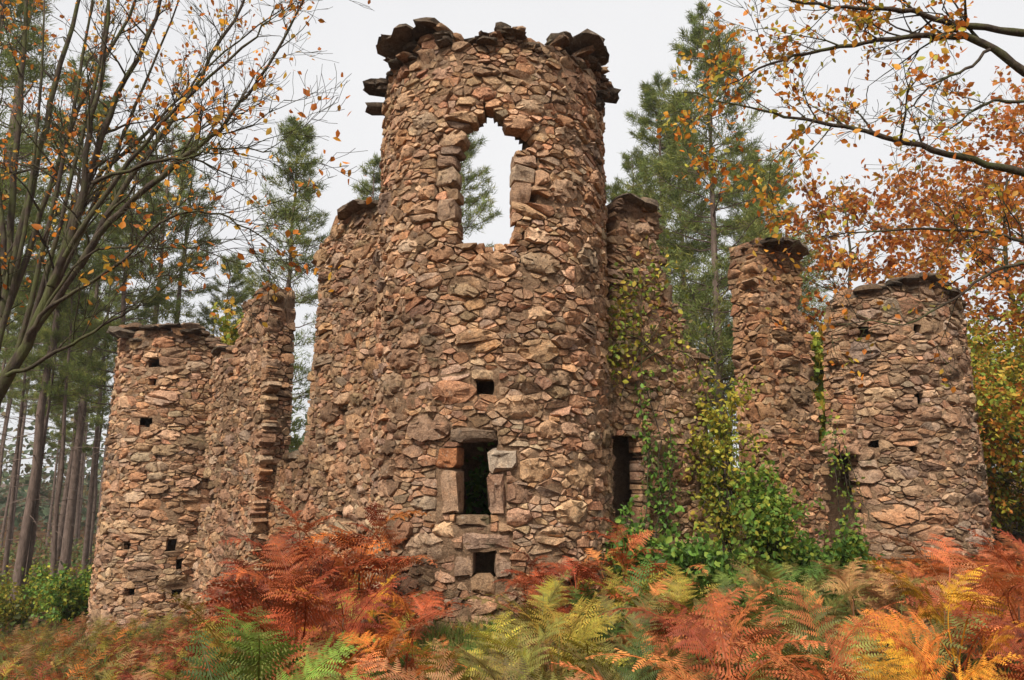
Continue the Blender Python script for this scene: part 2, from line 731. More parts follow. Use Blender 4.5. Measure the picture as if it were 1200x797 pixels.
def interp(x, table):
    if x <= table[0][0]:
        return table[0][1]
    for (x0, y0), (x1, y1) in zip(table, table[1:]):
        if x <= x1:
            return y0 + (y1 - y0) * (x - x0) / (x1 - x0)
    return table[-1][1]


def in_poly(x, y, poly):
    c = False
    n = len(poly)
    for i in range(n):
        x0, y0 = poly[i]
        x1, y1 = poly[i - 1]
        if (y0 > y) != (y1 > y) and x < (x1 - x0) * (y - y0) / (y1 - y0) + x0:
            c = not c
    return c


class Tower:
    def __init__(self, cx, cy, R):
        self.c = Vector((cx, cy, 0))
        self.R = R
        self.a0 = math.atan2(-cy, -cx)              # the direction that faces the camera

    def P(self, s, z, d):
        a = self.a0 + s / self.R
        r = self.R + d
        return Vector((self.c.x + r * math.cos(a), self.c.y + r * math.sin(a), z))

    def hit(self, px, py):
        r = ray(px, py)
        a = r.x * r.x + r.y * r.y
        b = -2 * (r.x * self.c.x + r.y * self.c.y)
        c = self.c.x ** 2 + self.c.y ** 2 - self.R ** 2
        D = b * b - 4 * a * c
        t = (-b - math.sqrt(D)) / (2 * a) if D > 0 else -b / (2 * a)
        p = r * t
        ang = math.atan2(p.y - self.c.y, p.x - self.c.x) - self.a0
        ang = (ang + math.pi) % (2 * math.pi) - math.pi
        return ang * self.R, p.z + EYE

    def rect(self, x0, y0, x1, y1):
        s0, _ = self.hit(x0, (y0 + y1) / 2)
        s1, _ = self.hit(x1, (y0 + y1) / 2)
        _, za = self.hit((x0 + x1) / 2, y1)
        _, zb = self.hit((x0 + x1) / 2, y0)
        return (s0, s1, za, zb)


class Wall:
    """a straight wall's outer face: origin A, direction to the right as seen from outside"""

    def __init__(self, A, B):
        self.A = Vector((A[0], A[1], 0))
        d = Vector((B[0] - A[0], B[1] - A[1], 0))
        self.L = d.length
        self.d = d.normalized()
        self.n = Vector((self.d.y, -self.d.x, 0))

    def P(self, s, z, d):
        p = self.A + self.d * s + self.n * d
        return Vector((p.x, p.y, z))

    def hit(self, px, py, off=0.0):
        r = ray(px, py)
        t = (self.A + self.n * off).dot(self.n) / r.dot(self.n)
        p = r * t
        return (p - self.A).dot(self.d), p.z + EYE


def fixed_block(thing, P, rect, name, tint, R, prot=0.03, back=-0.25, label=None):
    a0, a1, b0, b1 = rect
    w, h = a1 - a0, b1 - b0
    j = 0.05 * min(w, h)
    base = [(a0, b0), (a1, b0), (a1, b1), (a0, b1)]
    poly = [(x + R.uniform(-j, j) * .5, y + R.uniform(-j, j) * .5) for x, y in base]
    mb = MB()
    stone_shape(mb, P, poly, R, tint, prot, back, fine=True, rough=1.3)
    o = add_part(thing, mb, name, M_STONE, P((a0 + a1) / 2, (b0 + b1) / 2, 0))
    if label:
        o['label'] = label
    return o


def wall_noise(s, z, k=1.0):
    return k * (0.10 * noise.noise(Vector((s * 1.7, z * 1.7, 0.5))) + 0.07 * noise.noise(Vector((s * 5, z * 5, 1.5))))


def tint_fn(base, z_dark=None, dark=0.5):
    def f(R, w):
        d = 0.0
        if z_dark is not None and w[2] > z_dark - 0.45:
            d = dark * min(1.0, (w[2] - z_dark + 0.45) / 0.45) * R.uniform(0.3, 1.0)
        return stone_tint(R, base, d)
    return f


BASE_WARM = (0.45, 0.280, 0.170)
BASE_LEFT = (0.42, 0.262, 0.158)
BASE_RIGHT = (0.38, 0.245, 0.155)
DARK = (0.095, 0.072, 0.052)


def dark_tint(R):
    k = R.uniform(0.7, 1.5)
    return (DARK[0] * k, DARK[1] * k, DARK[2] * k)

# ------------------------------------------------------------------ the centre tower
C0 = (-0.27, 9.5)


def centre_tower():
    T = Tower(C0[0], C0[1], 1.6)
    base = Vector((C0[0], C0[1], ground_z(*C0) - 0.1))
    th = empty('round_tower', base, 'tallest round stone tower in the middle with a ragged arched window opening near its top', 'tower', 'round corner towers of the ruin')
    R = random.Random(11)
    tops = [T.hit(*q) for q in ((458, 92), (468, 70), (490, 56), (512, 46), (540, 52), (560, 46), (600, 42), (625, 52), (655, 54), (680, 66), (697, 80), (704, 100))]
    tops = sorted(tops)
    tops = [(-9, tops[0][1])] + tops + [(9, tops[-1][1])]
    win = [T.hit(*q) for q in ((537, 287), (537, 230), (535, 190), (535, 166), (538, 156), (546, 143), (561, 134), (574, 118), (587, 133), (600, 145), (606, 160), (604, 184), (601, 192), (601, 287))]
    wx = T.rect(538, 190, 600, 285)
    slit = T.rect(538, 519, 572, 603)
    hole = T.rect(553, 646, 578, 673)
    port = T.rect(557, 445, 577, 462)
    L = math.pi * T.R
    rear_z = 3.3

    def solid(s, z, m=0.0):
        if z > interp(s, tops) + wall_noise(s, z) - m:
            return False
        w = m * 3.2
        for dx, dz in ((0, 0), (w, 0), (-w, 0), (0, w), (0, -m), (w * .7, w * .7), (-w * .7, w * .7)):
            if in_poly(s + dx, z + dz, win):
                return False
        if slit[0] - m < s < slit[1] + m and slit[2] - m < z < slit[3] + m:
            return False
        if abs(s) > L * 0.66 and z > rear_z + 0.5 * noise.noise(Vector((s * 2, 1, 1))):
            return False
        return True
    z0 = base.z - 0.2
    pits = [hole, port]
    core(th, T.P, -L, L, z0, 7.9, 0.50, lambda s, z: solid(s, z, 0.10), pits, step=0.07, wrap=True)
    # dressed blocks round the slit window and the lower opening
    blocks = [(T.rect(512, 550, 537, 602), 'window_jamb', (0.36, 0.235, 0.15), 'tall brown granite jamb block left of the slit window'),
              (T.rect(512, 524, 537, 548), 'window_jamb', (0.46, 0.20, 0.09), 'orange stained block at the upper left of the slit window'),
              (T.rect(573, 524, 608, 551), 'window_jamb', (0.44, 0.35, 0.26), 'pale grey block at the upper right of the slit window'),
              (T.rect(573, 553, 593, 602), 'window_jamb', (0.34, 0.22, 0.15), 'jamb block with a reddish stain right of the slit window'),
              (T.rect(529, 502, 582, 517), 'lintel', (0.30, 0.21, 0.14), 'long stone lintel over the slit window'),
              (T.rect(534, 605, 574, 616), 'window_sill', (0.24, 0.16, 0.10), None),
              (T.rect(534, 643, 552, 675), 'opening_jamb', (0.36, 0.24, 0.16), None),
              (T.rect(580, 648, 597, 676), 'opening_jamb', (0.33, 0.22, 0.15), None),
              (T.rect(543, 624, 600, 644), 'lintel', (0.36, 0.24, 0.17), 'broad stone over the small square opening'),
              (T.rect(553, 434, 584, 444), 'lintel', (0.48, 0.33, 0.20), 'pale flat stone over the small square port'),
              (T.rect(601, 196, 627, 214), 'window_jamb', (0.40, 0.29, 0.20), None),
              (T.rect(602, 183, 628, 195), 'window_jamb', (0.38, 0.25, 0.17), None),
              (T.rect(601, 216, 622, 236), 'window_jamb', (0.36, 0.23, 0.15), None),
              (T.rect(511, 196, 534, 218), 'window_jamb', (0.38, 0.27, 0.18), None),
              (T.rect(512, 236, 534, 258), 'window_jamb', (0.37, 0.25, 0.17), None),
              (T.rect(513, 183, 533, 195), 'window_jamb', (0.34, 0.22, 0.15), None)]
    rects = [slit, hole, port, (wx[0], wx[1], wx[2], wx[3] - 0.25)] + [b[0] for b in blocks]
    polys = lay_stones(-1.72 * T.R, 1.72 * T.R, z0, 7.9, lambda s, z: solid(s, z), rects, seed=21)
    for rc, nm, tn, lb in blocks:
        fixed_block(th, T.P, rc, nm, tn, R, prot=0.016, back=-0.22 if nm == 'window_jamb' else -0.3, label=lb)
    def near_window(p):
        n = len(p)
        s_, z_ = sum(q[0] for q in p) / n, sum(q[1] for q in p) / n
        return abs(s_ - (wx[0] + wx[1]) / 2) < 0.62 and wx[2] - 0.2 < z_ < wx[3] + 0.9
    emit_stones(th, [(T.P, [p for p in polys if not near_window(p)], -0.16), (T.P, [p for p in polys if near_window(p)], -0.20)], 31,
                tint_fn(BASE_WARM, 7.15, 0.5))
    # broken rim: loose stones and the last slabs of the overhanging cornice
    for i in range(46):
        s = R.uniform(-1.9, 1.9) * T.R if i > 10 else R.uniform(-1.2, 1.2) * T.R
        z = interp(s, tops) + R.uniform(-0.02, 0.09)
        d = R.uniform(-0.42, -0.02)
        a = T.a0 + s / T.R
        rad, tan = Vector((math.cos(a), math.sin(a), 0)), Vector((-math.sin(a), math.cos(a), 0))
        k = R.uniform(0.07, 0.15)
        mb = MB()
        rock(mb, T.P(s, z, d), (tan * k * 1.3, rad * k, Vector((0, 0, 1)) * k * R.uniform(.5, .8)), R, stone_tint(R, BASE_WARM, 0.45))
        add_part(th, mb, 'rim_stone', M_STONE, T.P(s, z, d))
    slabs = [  # px, py of the slab centre, half width, half depth, half height, outward shift, roll
        (506, 33, 0.20, 0.24, 0.07, 0.10, 0.15), (482, 50, 0.26, 0.28, 0.065, 0.16, -0.30), (496, 42, .15, .2, .05, .1, -.1), (520, 36, 0.12, 0.18, 0.06, 0.08, 0.4),
        (466, 57, 0.20, 0.24, 0.05, 0.17, -0.35), (447, 103, 0.20, 0.30, 0.10, 0.17, 0.0), (448, 128, 0.20, 0.26, 0.10, 0.15, 0.1),
        (589, 33, 0.13, 0.15, 0.09, 0.02, 0.2), (609, 35, 0.12, 0.14, 0.075, 0.02, -0.1), (598, 42, 0.26, 0.2, 0.05, 0.05, 0.0),
        (659, 46, 0.17, 0.2, 0.085, 0.06, 0.15), (682, 55, 0.27, 0.28, 0.08, 0.14, 0.22), (692, 66, 0.22, 0.22, 0.06, 0.16, 0.1),
        (713, 112, 0.18, 0.26, 0.10, 0.15, 0.0), (704, 100, 0.12, 0.2, 0.06, 0.10, 0.1), (560, 47, 0.22, 0.16, 0.045, 0.03, -0.1)]
    for i in range(44):
        s = R.uniform(-1.65, 1.65) * T.R
        if R.random() < .5:
            s = R.choice((R.uniform(-1.7, -.7), R.uniform(.9, 1.7))) * T.R
        px_, py_ = proj(T.P(s, interp(s, tops), 0))
        slabs.append((px_, py_ + R.uniform(-4, 9), R.uniform(.07, .2), R.uniform(.12, .22), R.uniform(.035, .075), R.uniform(.0, .13), R.uniform(-.3, .3)))
    for px, py, hw, hd, hh, out, roll in slabs:
        s, z = T.hit(px, py)
        a = T.a0 + s / T.R
        rad, tan = Vector((math.cos(a), math.sin(a), 0)), Vector((-math.sin(a), math.cos(a), 0))
        tx = tan * math.cos(roll) - Vector((0, 0, 1)) * math.sin(roll)
        up = Vector((0, 0, 1)) * math.cos(roll) + tan * math.sin(roll)
        c = T.P(s, z, out - 0.12)
        mb = MB()
        rock(mb, c, (tx * hw * .8, rad * hd, up * hh * .75), R, dark_tint(R) if hw > .12 else stone_tint(R, BASE_WARM, R.uniform(.3, .75)), box=0.7, jag=0.34, seg=10, rings=6)
        add_part(th, mb, 'cornice_slab', M_STONE, c)
    return T


def far_tower(name_label, cx, cy, R_, top_px, pits_px, base_tint, seed, zbase, arc=1.75, slabs=(), open_px=None):
    T = Tower(cx, cy, R_)
    base = Vector((cx, cy, zbase))
    th = empty('round_tower', base, name_label, 'tower', 'round corner towers of the ruin')
    R = random.Random(seed)
    tops = sorted(T.hit(*q) for q in top_px)
    zt = sum(t[1] for t in tops) / len(tops)
    tops = [(-9, tops[0][1])] + tops + [(9, tops[-1][1])]
    L = math.pi * T.R
    pits = [T.rect(*q) for q in pits_px]

    s_open = T.hit(*open_px)[0] if open_px else -99

    def solid(s, z):
        return s > s_open + wall_noise(z, s) and z <= interp(s, tops) + wall_noise(s, z, 1.3)
    zmax = max(t[1] for t in tops) + 0.3
    core(th, T.P, -L, L, zbase - 0.2, zmax, 0.5, lambda s, z: solid(s, z + 0.05), pits, step=0.1, wrap=True)
    polys = lay_stones(-arc * T.R, arc * T.R, zbase - 0.2, zmax, solid, pits, seed=seed + 1, scale=0.9, ax=2.1)
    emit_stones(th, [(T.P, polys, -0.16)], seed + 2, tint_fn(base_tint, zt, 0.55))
    for i in range(34):
        s = R.uniform(max(-1.7 * T.R, s_open + .1), 1.7 * T.R)
        z = interp(s, tops) + R.uniform(-0.03, 0.07)
        a = T.a0 + s / T.R
        rad, tan = Vector((math.cos(a), math.sin(a), 0)), Vector((-math.sin(a), math.cos(a), 0))
        k = R.uniform(0.08, 0.18)
        c = T.P(s, z, R.uniform(-0.4, 0.0))
        mb = MB()
        rock(mb, c, (tan * k * 1.4, rad * k, Vector((0, 0, 1)) * k * 0.5), R, stone_tint(R, base_tint, 0.6))
        add_part(th, mb, 'rim_stone', M_STONE, c)
    for px, py, hw, hd, hh, out, roll in slabs:
        s, z = T.hit(px, py)
        a = T.a0 + s / T.R
        rad, tan = Vector((math.cos(a), math.sin(a), 0)), Vector((-math.sin(a), math.cos(a), 0))
        tx = tan * math.cos(roll) - Vector((0, 0, 1)) * math.sin(roll)
        up = Vector((0, 0, 1)) * math.cos(roll) + tan * math.sin(roll)
        c = T.P(s, z, out - 0.12)
        mb = MB()
        rock(mb, c, (tx * hw * .85, rad * hd, up * hh * .72), R, dark_tint(R), box=0.75, jag=0.22, seg=10, rings=6)
        add_part(th, mb, 'cornice_slab', M_STONE, c)
    return T


def wall_piece(name, label, W, outline_px, T, tint, seed, zbase, ends=(), pits_px=(), doors_px=(), slabs=(), off=0.0, zlo=None, rim=12):
    """one standing fragment of a straight wall; outline = the outer face as seen in the photograph"""
    ol = [W.hit(*q, off) for q in outline_px]
    s0, s1 = min(p[0] for p in ol), max(p[0] for p in ol)
    zt = max(p[1] for p in ol)
    P0 = W.P if off == 0 else (lambda s, z, d: W.P(s, z, d + off))
    R = random.Random(seed)
    b = P0((s0 + s1) / 2, zbase, -T / 2)
    th = empty(name, b, label, 'wall', 'broken curtain walls of the ruin')
    zlow = zbase - 0.3 if zlo is None else zlo

    def rect_of(x0, y0, x1, y1):
        sa, za = W.hit(x0, y1, off)
        sb, zb = W.hit(x1, y0, off)
        return (sa, sb, za, zb)
    pits = [rect_of(*q) for q in pits_px]
    doors = [rect_of(*q) for q in doors_px]

    def solid(s, z, m=0.0):
        z_ = max(z, min(p[1] for p in ol) + 0.01)
        return in_poly(s + wall_noise(s + seed, z, 0.6), z_ + m + wall_noise(s, z + seed, 0.5), ol)

    def filled(s, z):
        return solid(s, z, 0.05) and solid(s - 0.06, z) and solid(s + 0.06, z)
    core(th, P0, s0 - 0.2, s1 + 0.2, zlow, zt + 0.2, T, filled, pits + doors, step=0.1)
    polys = lay_stones(s0 - 0.25, s1 + 0.25, zlow, zt + 0.2, solid, pits + doors, seed=seed + 1, shear=0.0)
    sheets = [(P0, polys, -0.2)]
    zs = np.linspace(zlow, zt, 60)
    for side in ends:
        prof = []
        for z in zs:
            row = [s for s in np.arange(s0 - 0.3, s1 + 0.3, 0.04) if solid(s, z)]
            if row:
                prof.append((z, max(row) if side == 'right' else min(row)))
        if len(prof) < 3:
            continue
        ztop = prof[-1][0]
        sm = [sum(q[1] for q in prof[max(0, i - 3):i + 4]) / len(prof[max(0, i - 3):i + 4]) for i in range(len(prof))]
        prof = [(q[0], e) for q, e in zip(prof, sm)]

        def PE(t, z, d, prof=prof, side=side):
            e = interp(z, prof)
            return P0(e + d, z, -t) if side == 'right' else P0(e - d, z, t - T)
        ep = lay_stones(0.0, T, zlow, ztop, lambda s, z: True, (), seed=seed + 5, ax=1.4, scale=.85)
        sheets.append((PE, ep, -0.16))
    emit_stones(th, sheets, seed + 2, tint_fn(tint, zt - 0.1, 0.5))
    # loose stones along the broken top
    srow = []
    for s in np.arange(s0, s1, 0.05):
        col = [z for z in np.arange(zlow, zt + .1, 0.06) if solid(s, z)]
        if col:
            srow.append((s, max(col)))
    for i in range(rim):
        if not srow:
            break
        s, z = R.choice(srow)
        k = R.uniform(0.07, 0.17)
        c = P0(s + R.uniform(-.05, .05), z + R.uniform(-.02, .05), R.uniform(-T * 0.9, 0.0))
        mb = MB()
        rock(mb, c, (W.d * k * 1.35, W.n * k, Vector((0, 0, 1)) * k * R.uniform(.4, .7)), R, stone_tint(R, tint, 0.5))
        add_part(th, mb, 'rim_stone', M_STONE, c)
    for px, py, hw, hd, hh, out, roll in slabs:
        s, z = W.hit(px, py, off)
        up = Vector((0, 0, 1)) * math.cos(roll) + W.d * math.sin(roll)
        tx = W.d * math.cos(roll) - Vector((0, 0, 1)) * math.sin(roll)
        c = P0(s, z, out - 0.12)
        mb = MB()
        rock(mb, c, (tx * hw * .66, W.n * hd * .8, up * hh * .9), R, tuple(q * 1.35 for q in dark_tint(R)), box=0.75, jag=0.22, seg=10, rings=6)
        add_part(th, mb, 'cap_slab', M_STONE, c)
    return th


centre_tower()

LT = (-7.6, 16.18)
far_tower('round stone tower at the far left of the ruin with rows of small square holes', LT[0], LT[1], 1.6,
          [(147, 388), (165, 384), (185, 383), (205, 382), (222, 386), (240, 396), (262, 410)],
          [(166, 489, 176, 500), (176, 444, 184, 452), (179, 420, 188, 428), (143, 635, 152, 645), (195, 635, 206, 646), (146, 690, 156, 698), (202, 690, 211, 698), (207, 655, 213, 664)],
          BASE_LEFT, 101, -1.95,
          slabs=[(150, 391, 0.34, 0.3, 0.15, 0.22, 0.3), (178, 385, 0.25, 0.25, 0.07, 0.08, 0.05), (200, 383, 0.28, 0.25, 0.06, 0.05, -.1), (224, 389, 0.25, 0.3, 0.08, 0.06, -0.2), (160, 399, 0.2, 0.2, 0.07, 0.05, 0.1)])
RT = (6.98, 13.17)
far_tower('broad round stone tower at the far right end of the ruin under orange branches', RT[0], RT[1], 1.6,
          [(985, 352), (1000, 345), (1025, 338), (1055, 331), (1080, 329), (1100, 336), (1118, 350)],
          [(1071, 379, 1079, 390), (1008, 382, 1018, 395), (1075, 462, 1083, 470), (1021, 517, 1029, 524), (1068, 523, 1075, 528)],
          BASE_RIGHT, 201, 0.15, open_px=(996, 450),
          slabs=[(1062, 329, 0.2, 0.25, 0.07, 0.05, 0.0), (1085, 326, 0.26, 0.25, 0.08, 0.06, 0.1), (1112, 344, 0.18, 0.2, 0.08, 0.10, 0.35), (1030, 338, 0.16, 0.2, 0.05, 0.03, -0.15), (1048, 333, .13, .2, .06, .03, .2), (1100, 335, .15, .2, .06, .05, .2)])

dl = Vector((LT[0] - C0[0], LT[1] - C0[1], 0))
WL = Wall((-0.98 - 0.704 * 9.2, 8.8 + 0.71 * 9.2), (-0.98, 8.8))
WR = Wall((0.226, 8.63), (0.226 + 0.868 * 7, 8.63 + 0.496 * 7))

wall_piece('curtain_wall', 'tall wall fragment close against the left side of the middle tower', WL,
           [(375, 300), (377, 286), (398, 268), (404, 252), (425, 243), (452, 238), (470, 238), (478, 800), (322, 800), (336, 640), (343, 585), (350, 545), (354, 530), (357, 515), (362, 480), (368, 420), (374, 345)],
           0.6, BASE_LEFT, 301, -0.55, ends=('left',),
           pits_px=[(395, 600, 402, 609), (401, 480, 407, 490), (411, 398, 417, 408)],
           slabs=[(412, 249, 0.3, 0.3, 0.06, 0.08, -0.35), (437, 240, 0.25, 0.3, 0.05, 0.06, 0.05), (424, 243, 0.25, 0.3, 0.05, 0.12, -0.2)])
wall_piece('curtain_wall', 'narrow tapering wall pier with a broken rubble end, second from the left tower', WL,
           [(288, 352), (300, 343), (312, 340), (318, 342), (314, 420), (309, 500), (300, 580), (294, 640), (280, 800), (225, 800), (242, 660), (248, 600), (257, 540), (266, 488), (272, 440), (278, 400), (283, 372)],
           0.5, BASE_LEFT, 401, -1.0, ends=('right',), pits_px=[(297, 640, 303, 650)],
           slabs=[(306, 343, 0.2, 0.2, 0.04, 0.0, 0.0)])
wall_piece('curtain_wall', 'low broken sill of rubble filling the gap left of the tall left fragment', WL,
           [(296, 556), (318, 545), (336, 536), (356, 533), (352, 640), (340, 800), (270, 800), (290, 620)],
           0.3, (0.36, 0.22, 0.125), 951, -0.8, off=-0.3, rim=5)
wall_piece('curtain_wall', 'low ragged wall stub joined to the right side of the leftmost tower', WL,
           [(215, 393), (243, 401), (262, 411), (270, 424), (269, 445), (263, 498), (256, 545), (247, 590), (243, 660), (232, 800), (160, 800), (190, 600)],
           0.6, BASE_LEFT, 501, -1.5, off=-0.3, pits_px=[(236, 562, 247, 590), (216, 566, 224, 592)],
           slabs=[(235, 397, 0.3, 0.3, 0.06, 0.05, -0.3), (258, 411, 0.25, 0.3, 0.06, 0.05, -0.5)])
wall_piece('curtain_wall', 'stepped wall fragment overgrown with creeper right of the middle tower', WR,
           [(716, 240), (740, 235), (772, 246), (774, 286), (777, 312), (789, 337), (798, 370), (809, 398), (818, 414), (831, 430), (834, 471), (832, 513), (828, 554), (825, 596), (820, 800), (640, 800), (650, 420), (706, 415), (717, 350)],
           0.6, (0.38, 0.235, 0.14), 601, 0.0, doors_px=[(690, 512, 747, 606)],
           slabs=[(738, 236, 0.3, 0.3, 0.06, 0.05, 0.15), (757, 241, 0.25, 0.3, 0.09, 0.06, 0.3)])
wall_piece('curtain_wall', 'tall narrow wall pier with dark cap stones standing behind the green shrub', WR,
           [(884, 290), (900, 285), (925, 291), (936, 303), (940, 363), (951, 386), (955, 423), (955, 455), (960, 502), (969, 567), (972, 620), (985, 800), (912, 800), (905, 560), (896, 465), (889, 386), (886, 316)],
           0.58, (0.38, 0.22, 0.12), 701, 0.1, ends=('left',),
           slabs=[(925, 293, 0.36, 0.4, 0.06, 0.12, 0.3), (898, 286, 0.3, 0.4, 0.06, 0.08, -0.05), (912, 286, 0.25, 0.35, 0.05, 0.1, 0.15)])
wall_piece('curtain_wall', 'short overhanging wall stub broken off at the left side of the rightmost tower', WR,
           [(990, 353), (1003, 346), (1020, 344), (1026, 800), (950, 800), (956, 640), (960, 534), (990, 524), (990, 440), (988, 400)],
           0.38, (0.40, 0.245, 0.145), 801, 0.1, ends=('left',), doors_px=[(962, 534, 1006, 660)], rim=8,
           slabs=[(996, 350, 0.25, 0.35, 0.06, 0.06, -0.1)])

# ------------------------------------------------------------------ trees
NPR = np.random.RandomState(5)


def blades(name, pos, dirs, length, width, tints, mat, parent=None):
    """thin tapering needles or blades: one triangle each"""
    n = len(pos)
    d = dirs / np.linalg.norm(dirs, axis=1, keepdims=True)
    r = NPR.normal(size=(n, 3))
    sd = np.cross(d, r)
    sd /= np.linalg.norm(sd, axis=1, keepdims=True) + 1e-9
    w = (width * 0.5)[:, None] if isinstance(width, np.ndarray) else width * 0.5
    ln = length[:, None] if isinstance(length, np.ndarray) else length
    v = np.empty((n, 3, 3), dtype=np.float32)
    v[:, 0] = pos - sd * w
    v[:, 1] = pos + sd * w
    v[:, 2] = pos + d * ln
    f = np.arange(n * 3).reshape(n, 3)
    me = np_mesh(name, v.reshape(-1, 3), f, tints, mat)
    return link(bpy.data.objects.new(name, me), parent)


def leaves(name, pos, size, tints, mat, parent=None, droop=0.5, long=1.6):
    """folded leaf-shaped pairs of quads, hanging a little"""
    n = len(pos)
    d = NPR.normal(size=(n, 3))
    d[:, 2] -= droop
    d /= np.linalg.norm(d, axis=1, keepdims=True)
    r = NPR.normal(size=(n, 3))
    r[:, 2] += 0.9
    sd = np.cross(d, r)
    sd /= np.linalg.norm(sd, axis=1, keepdims=True) + 1e-9
    up = np.cross(sd, d)
    s = size[:, None]
    v = np.empty((n, 6, 3), dtype=np.float32)
    a = d * s * long
    v[:, 0] = pos
    v[:, 1] = pos + a
    v[:, 2] = pos + a * 0.38 + sd * s * 0.5 + up * s * 0.14
    v[:, 3] = pos + a * 0.72 + sd * s * 0.36 + up * s * 0.10
    v[:, 4] = pos + a * 0.38 - sd * s * 0.5 + up * s * 0.14
    v[:, 5] = pos + a * 0.72 - sd * s * 0.36 + up * s * 0.10
    b = (np.arange(n) * 6)[:, None]
    f = np.concatenate([b + np.array([[0, 2, 3, 1]]), b + np.array([[0, 1, 5, 4]])], axis=1).reshape(-1, 4)
    t = np.repeat(tints, 2, axis=0)
    me = np_mesh(name, v.reshape(-1, 3), f, t, mat)
    return link(bpy.data.objects.new(name, me), parent)


def tint_mix(n, cols, var=0.25):
    c = np.array(cols)[NPR.randint(0, len(cols), n)]
    return c * NPR.uniform(1 - var, 1 + var, (n, 1))


PINE_COLS = [(0.155, 0.19, 0.045), (0.19, 0.215, 0.05), (0.115, 0.15, 0.04), (0.24, 0.235, 0.055)]
protos = {}


def make_pine(key, h, cb, width, seed, tufts=1.0, dead=14, r0=None, needles=11):
    """meshes of one pine: trunk with its limbs, and the needled crown"""
    R = random.Random(seed)
    r0 = r0 or h * 0.011
    tr = MB()
    pts, rad = [], []
    bend = (R.uniform(-.25, .25), R.uniform(-.25, .25))
    for i in range(13):
        t = i / 12
        pts.append(Vector((bend[0] * math.sin(t * 2.2) * t + 0.04 * R.gauss(0, 1) * (t > 0), bend[1] * math.sin(t * 2) * t, h * t - (0.5 if i == 0 else 0))))
        rad.append(r0 * (1 - 0.93 * t) * (1.25 if i == 0 else 1))
    tr.tube(pts, rad, 9)

    def trunk_at(z):
        t = max(0, min(0.999, z / h)) * 12
        i = int(t)
        return pts[i].lerp(pts[i + 1], t - i) if i else Vector((pts[1].x * t, pts[1].y * t, z))
    P_, D_ = [], []
    z = cb * h
    while z < h * 0.985:
        t = (z - cb * h) / (h - cb * h)
        prof = (1 - t) ** 0.75 * (0.55 + 0.45 * min(1, t * 4 + 0.2))
        for k in range(R.randint(3, 5)):
            if R.random() < 0.12:
                continue
            L = width * prof * R.uniform(0.55, 1.15) + 0.25
            a = R.uniform(0, 2 * math.pi)
            lift = -0.15 + 0.95 * t + R.uniform(-.15, .15)
            hd = Vector((math.cos(a), math.sin(a), 0))
            b0 = trunk_at(z + R.uniform(-.15, .15))
            bp = [b0]
            n = 5
            for j in range(1, n + 1):
                u = j / n
                bp.append(b0 + hd * (L * u) + Vector((R.gauss(0, .04), R.gauss(0, .04), L * (lift * u * 0.6 + 0.28 * u * u) + R.gauss(0, .03))))
            tr.tube(bp, [max(0.006, 0.02 * (L ** .5) * (1 - .85 * j / n)) for j in range(n + 1)], 4, cap=False)
            m = int((5 + L * 9) * tufts)
            for q in range(m):
                u = 0.25 + 0.75 * (q + R.random()) / m
                j = min(n - 1, int(u * n))
                c = bp[j].lerp(bp[j + 1], u * n - j)
                side = Vector((-hd.y, hd.x, 0)) * R.choice((-1, 1))
                sl = L * 0.42 * R.uniform(0.1, 1) * (1.2 - u)
                e = c + side * sl + hd * (sl * 0.6) + Vector((0, 0, sl * R.uniform(-.1, .5)))
                P_.append(e)
                D_.append((hd * 0.7 + side * 0.5 + Vector((0, 0, 0.75))).normalized())
                if sl > 0.25 and q % 2 == 0:
                    tr.tube([c, e], [0.008, 0.004], 3, cap=False)
        z += (0.22 + 0.019 * h) * R.uniform(0.75, 1.25) * (1.05 - 0.55 * t)
    for k in range(dead):
        zz = R.uniform(0.12 * h, max(cb * h, 0.3 * h))
        a = R.uniform(0, 2 * math.pi)
        L = R.uniform(0.4, 1.6)
        b0 = trunk_at(zz)
        hd = Vector((math.cos(a), math.sin(a), R.uniform(-.35, .15)))
        tr.tube([b0, b0 + hd * L * .5, b0 + hd * L + Vector((0, 0, -.1 * L))], [0.02, 0.012, 0.005], 3, cap=False)
    n = len(P_)
    pos = np.repeat(np.array([tuple(p) for p in P_]), needles, axis=0)
    dr = np.repeat(np.array([tuple(p) for p in D_]), needles, axis=0) + NPR.normal(scale=0.75, size=(n * needles, 3))
    pos = pos + NPR.normal(scale=0.05, size=pos.shape)
    tuft_tint = tint_mix(n, PINE_COLS, 0.35)
    tn = np.repeat(tuft_tint, needles, axis=0)
    crown = blades('crown', pos, dr, NPR.uniform(0.14, 0.30, n * needles), NPR.uniform(0.016, 0.030, n * needles), tn, M_NEEDLE)
    trunk = tr.build('trunk', M_PBARK)
    protos[key] = (trunk, crown, h)
    return protos[key]


def place_pine(key, x, y, h, rot, label, group=None, first=[set()]):
    trunk, crown, h0 = protos[key]
    loc = Vector((x, y, ground_z(x, y) - 0.1))
    root = empty('pine_tree', loc, label, 'tree', group)
    k = h / h0
    kw = k * (1.0 if group is None else 0.6 + 0.4 * math.sin(x * 3.7 + y) ** 2)
    root.scale = (kw, kw, k)
    root.rotation_euler = (0.03 * math.sin(x * 9), 0.04 * math.sin(y * 7), rot) if group else (0, 0, rot)
    if key not in first[0]:
        first[0].add(key)
        trunk.parent = root
        crown.parent = root
    else:
        for o in (trunk, crown):
            c = o.copy()
            COL.objects.link(c)
            c.parent = root
    return root


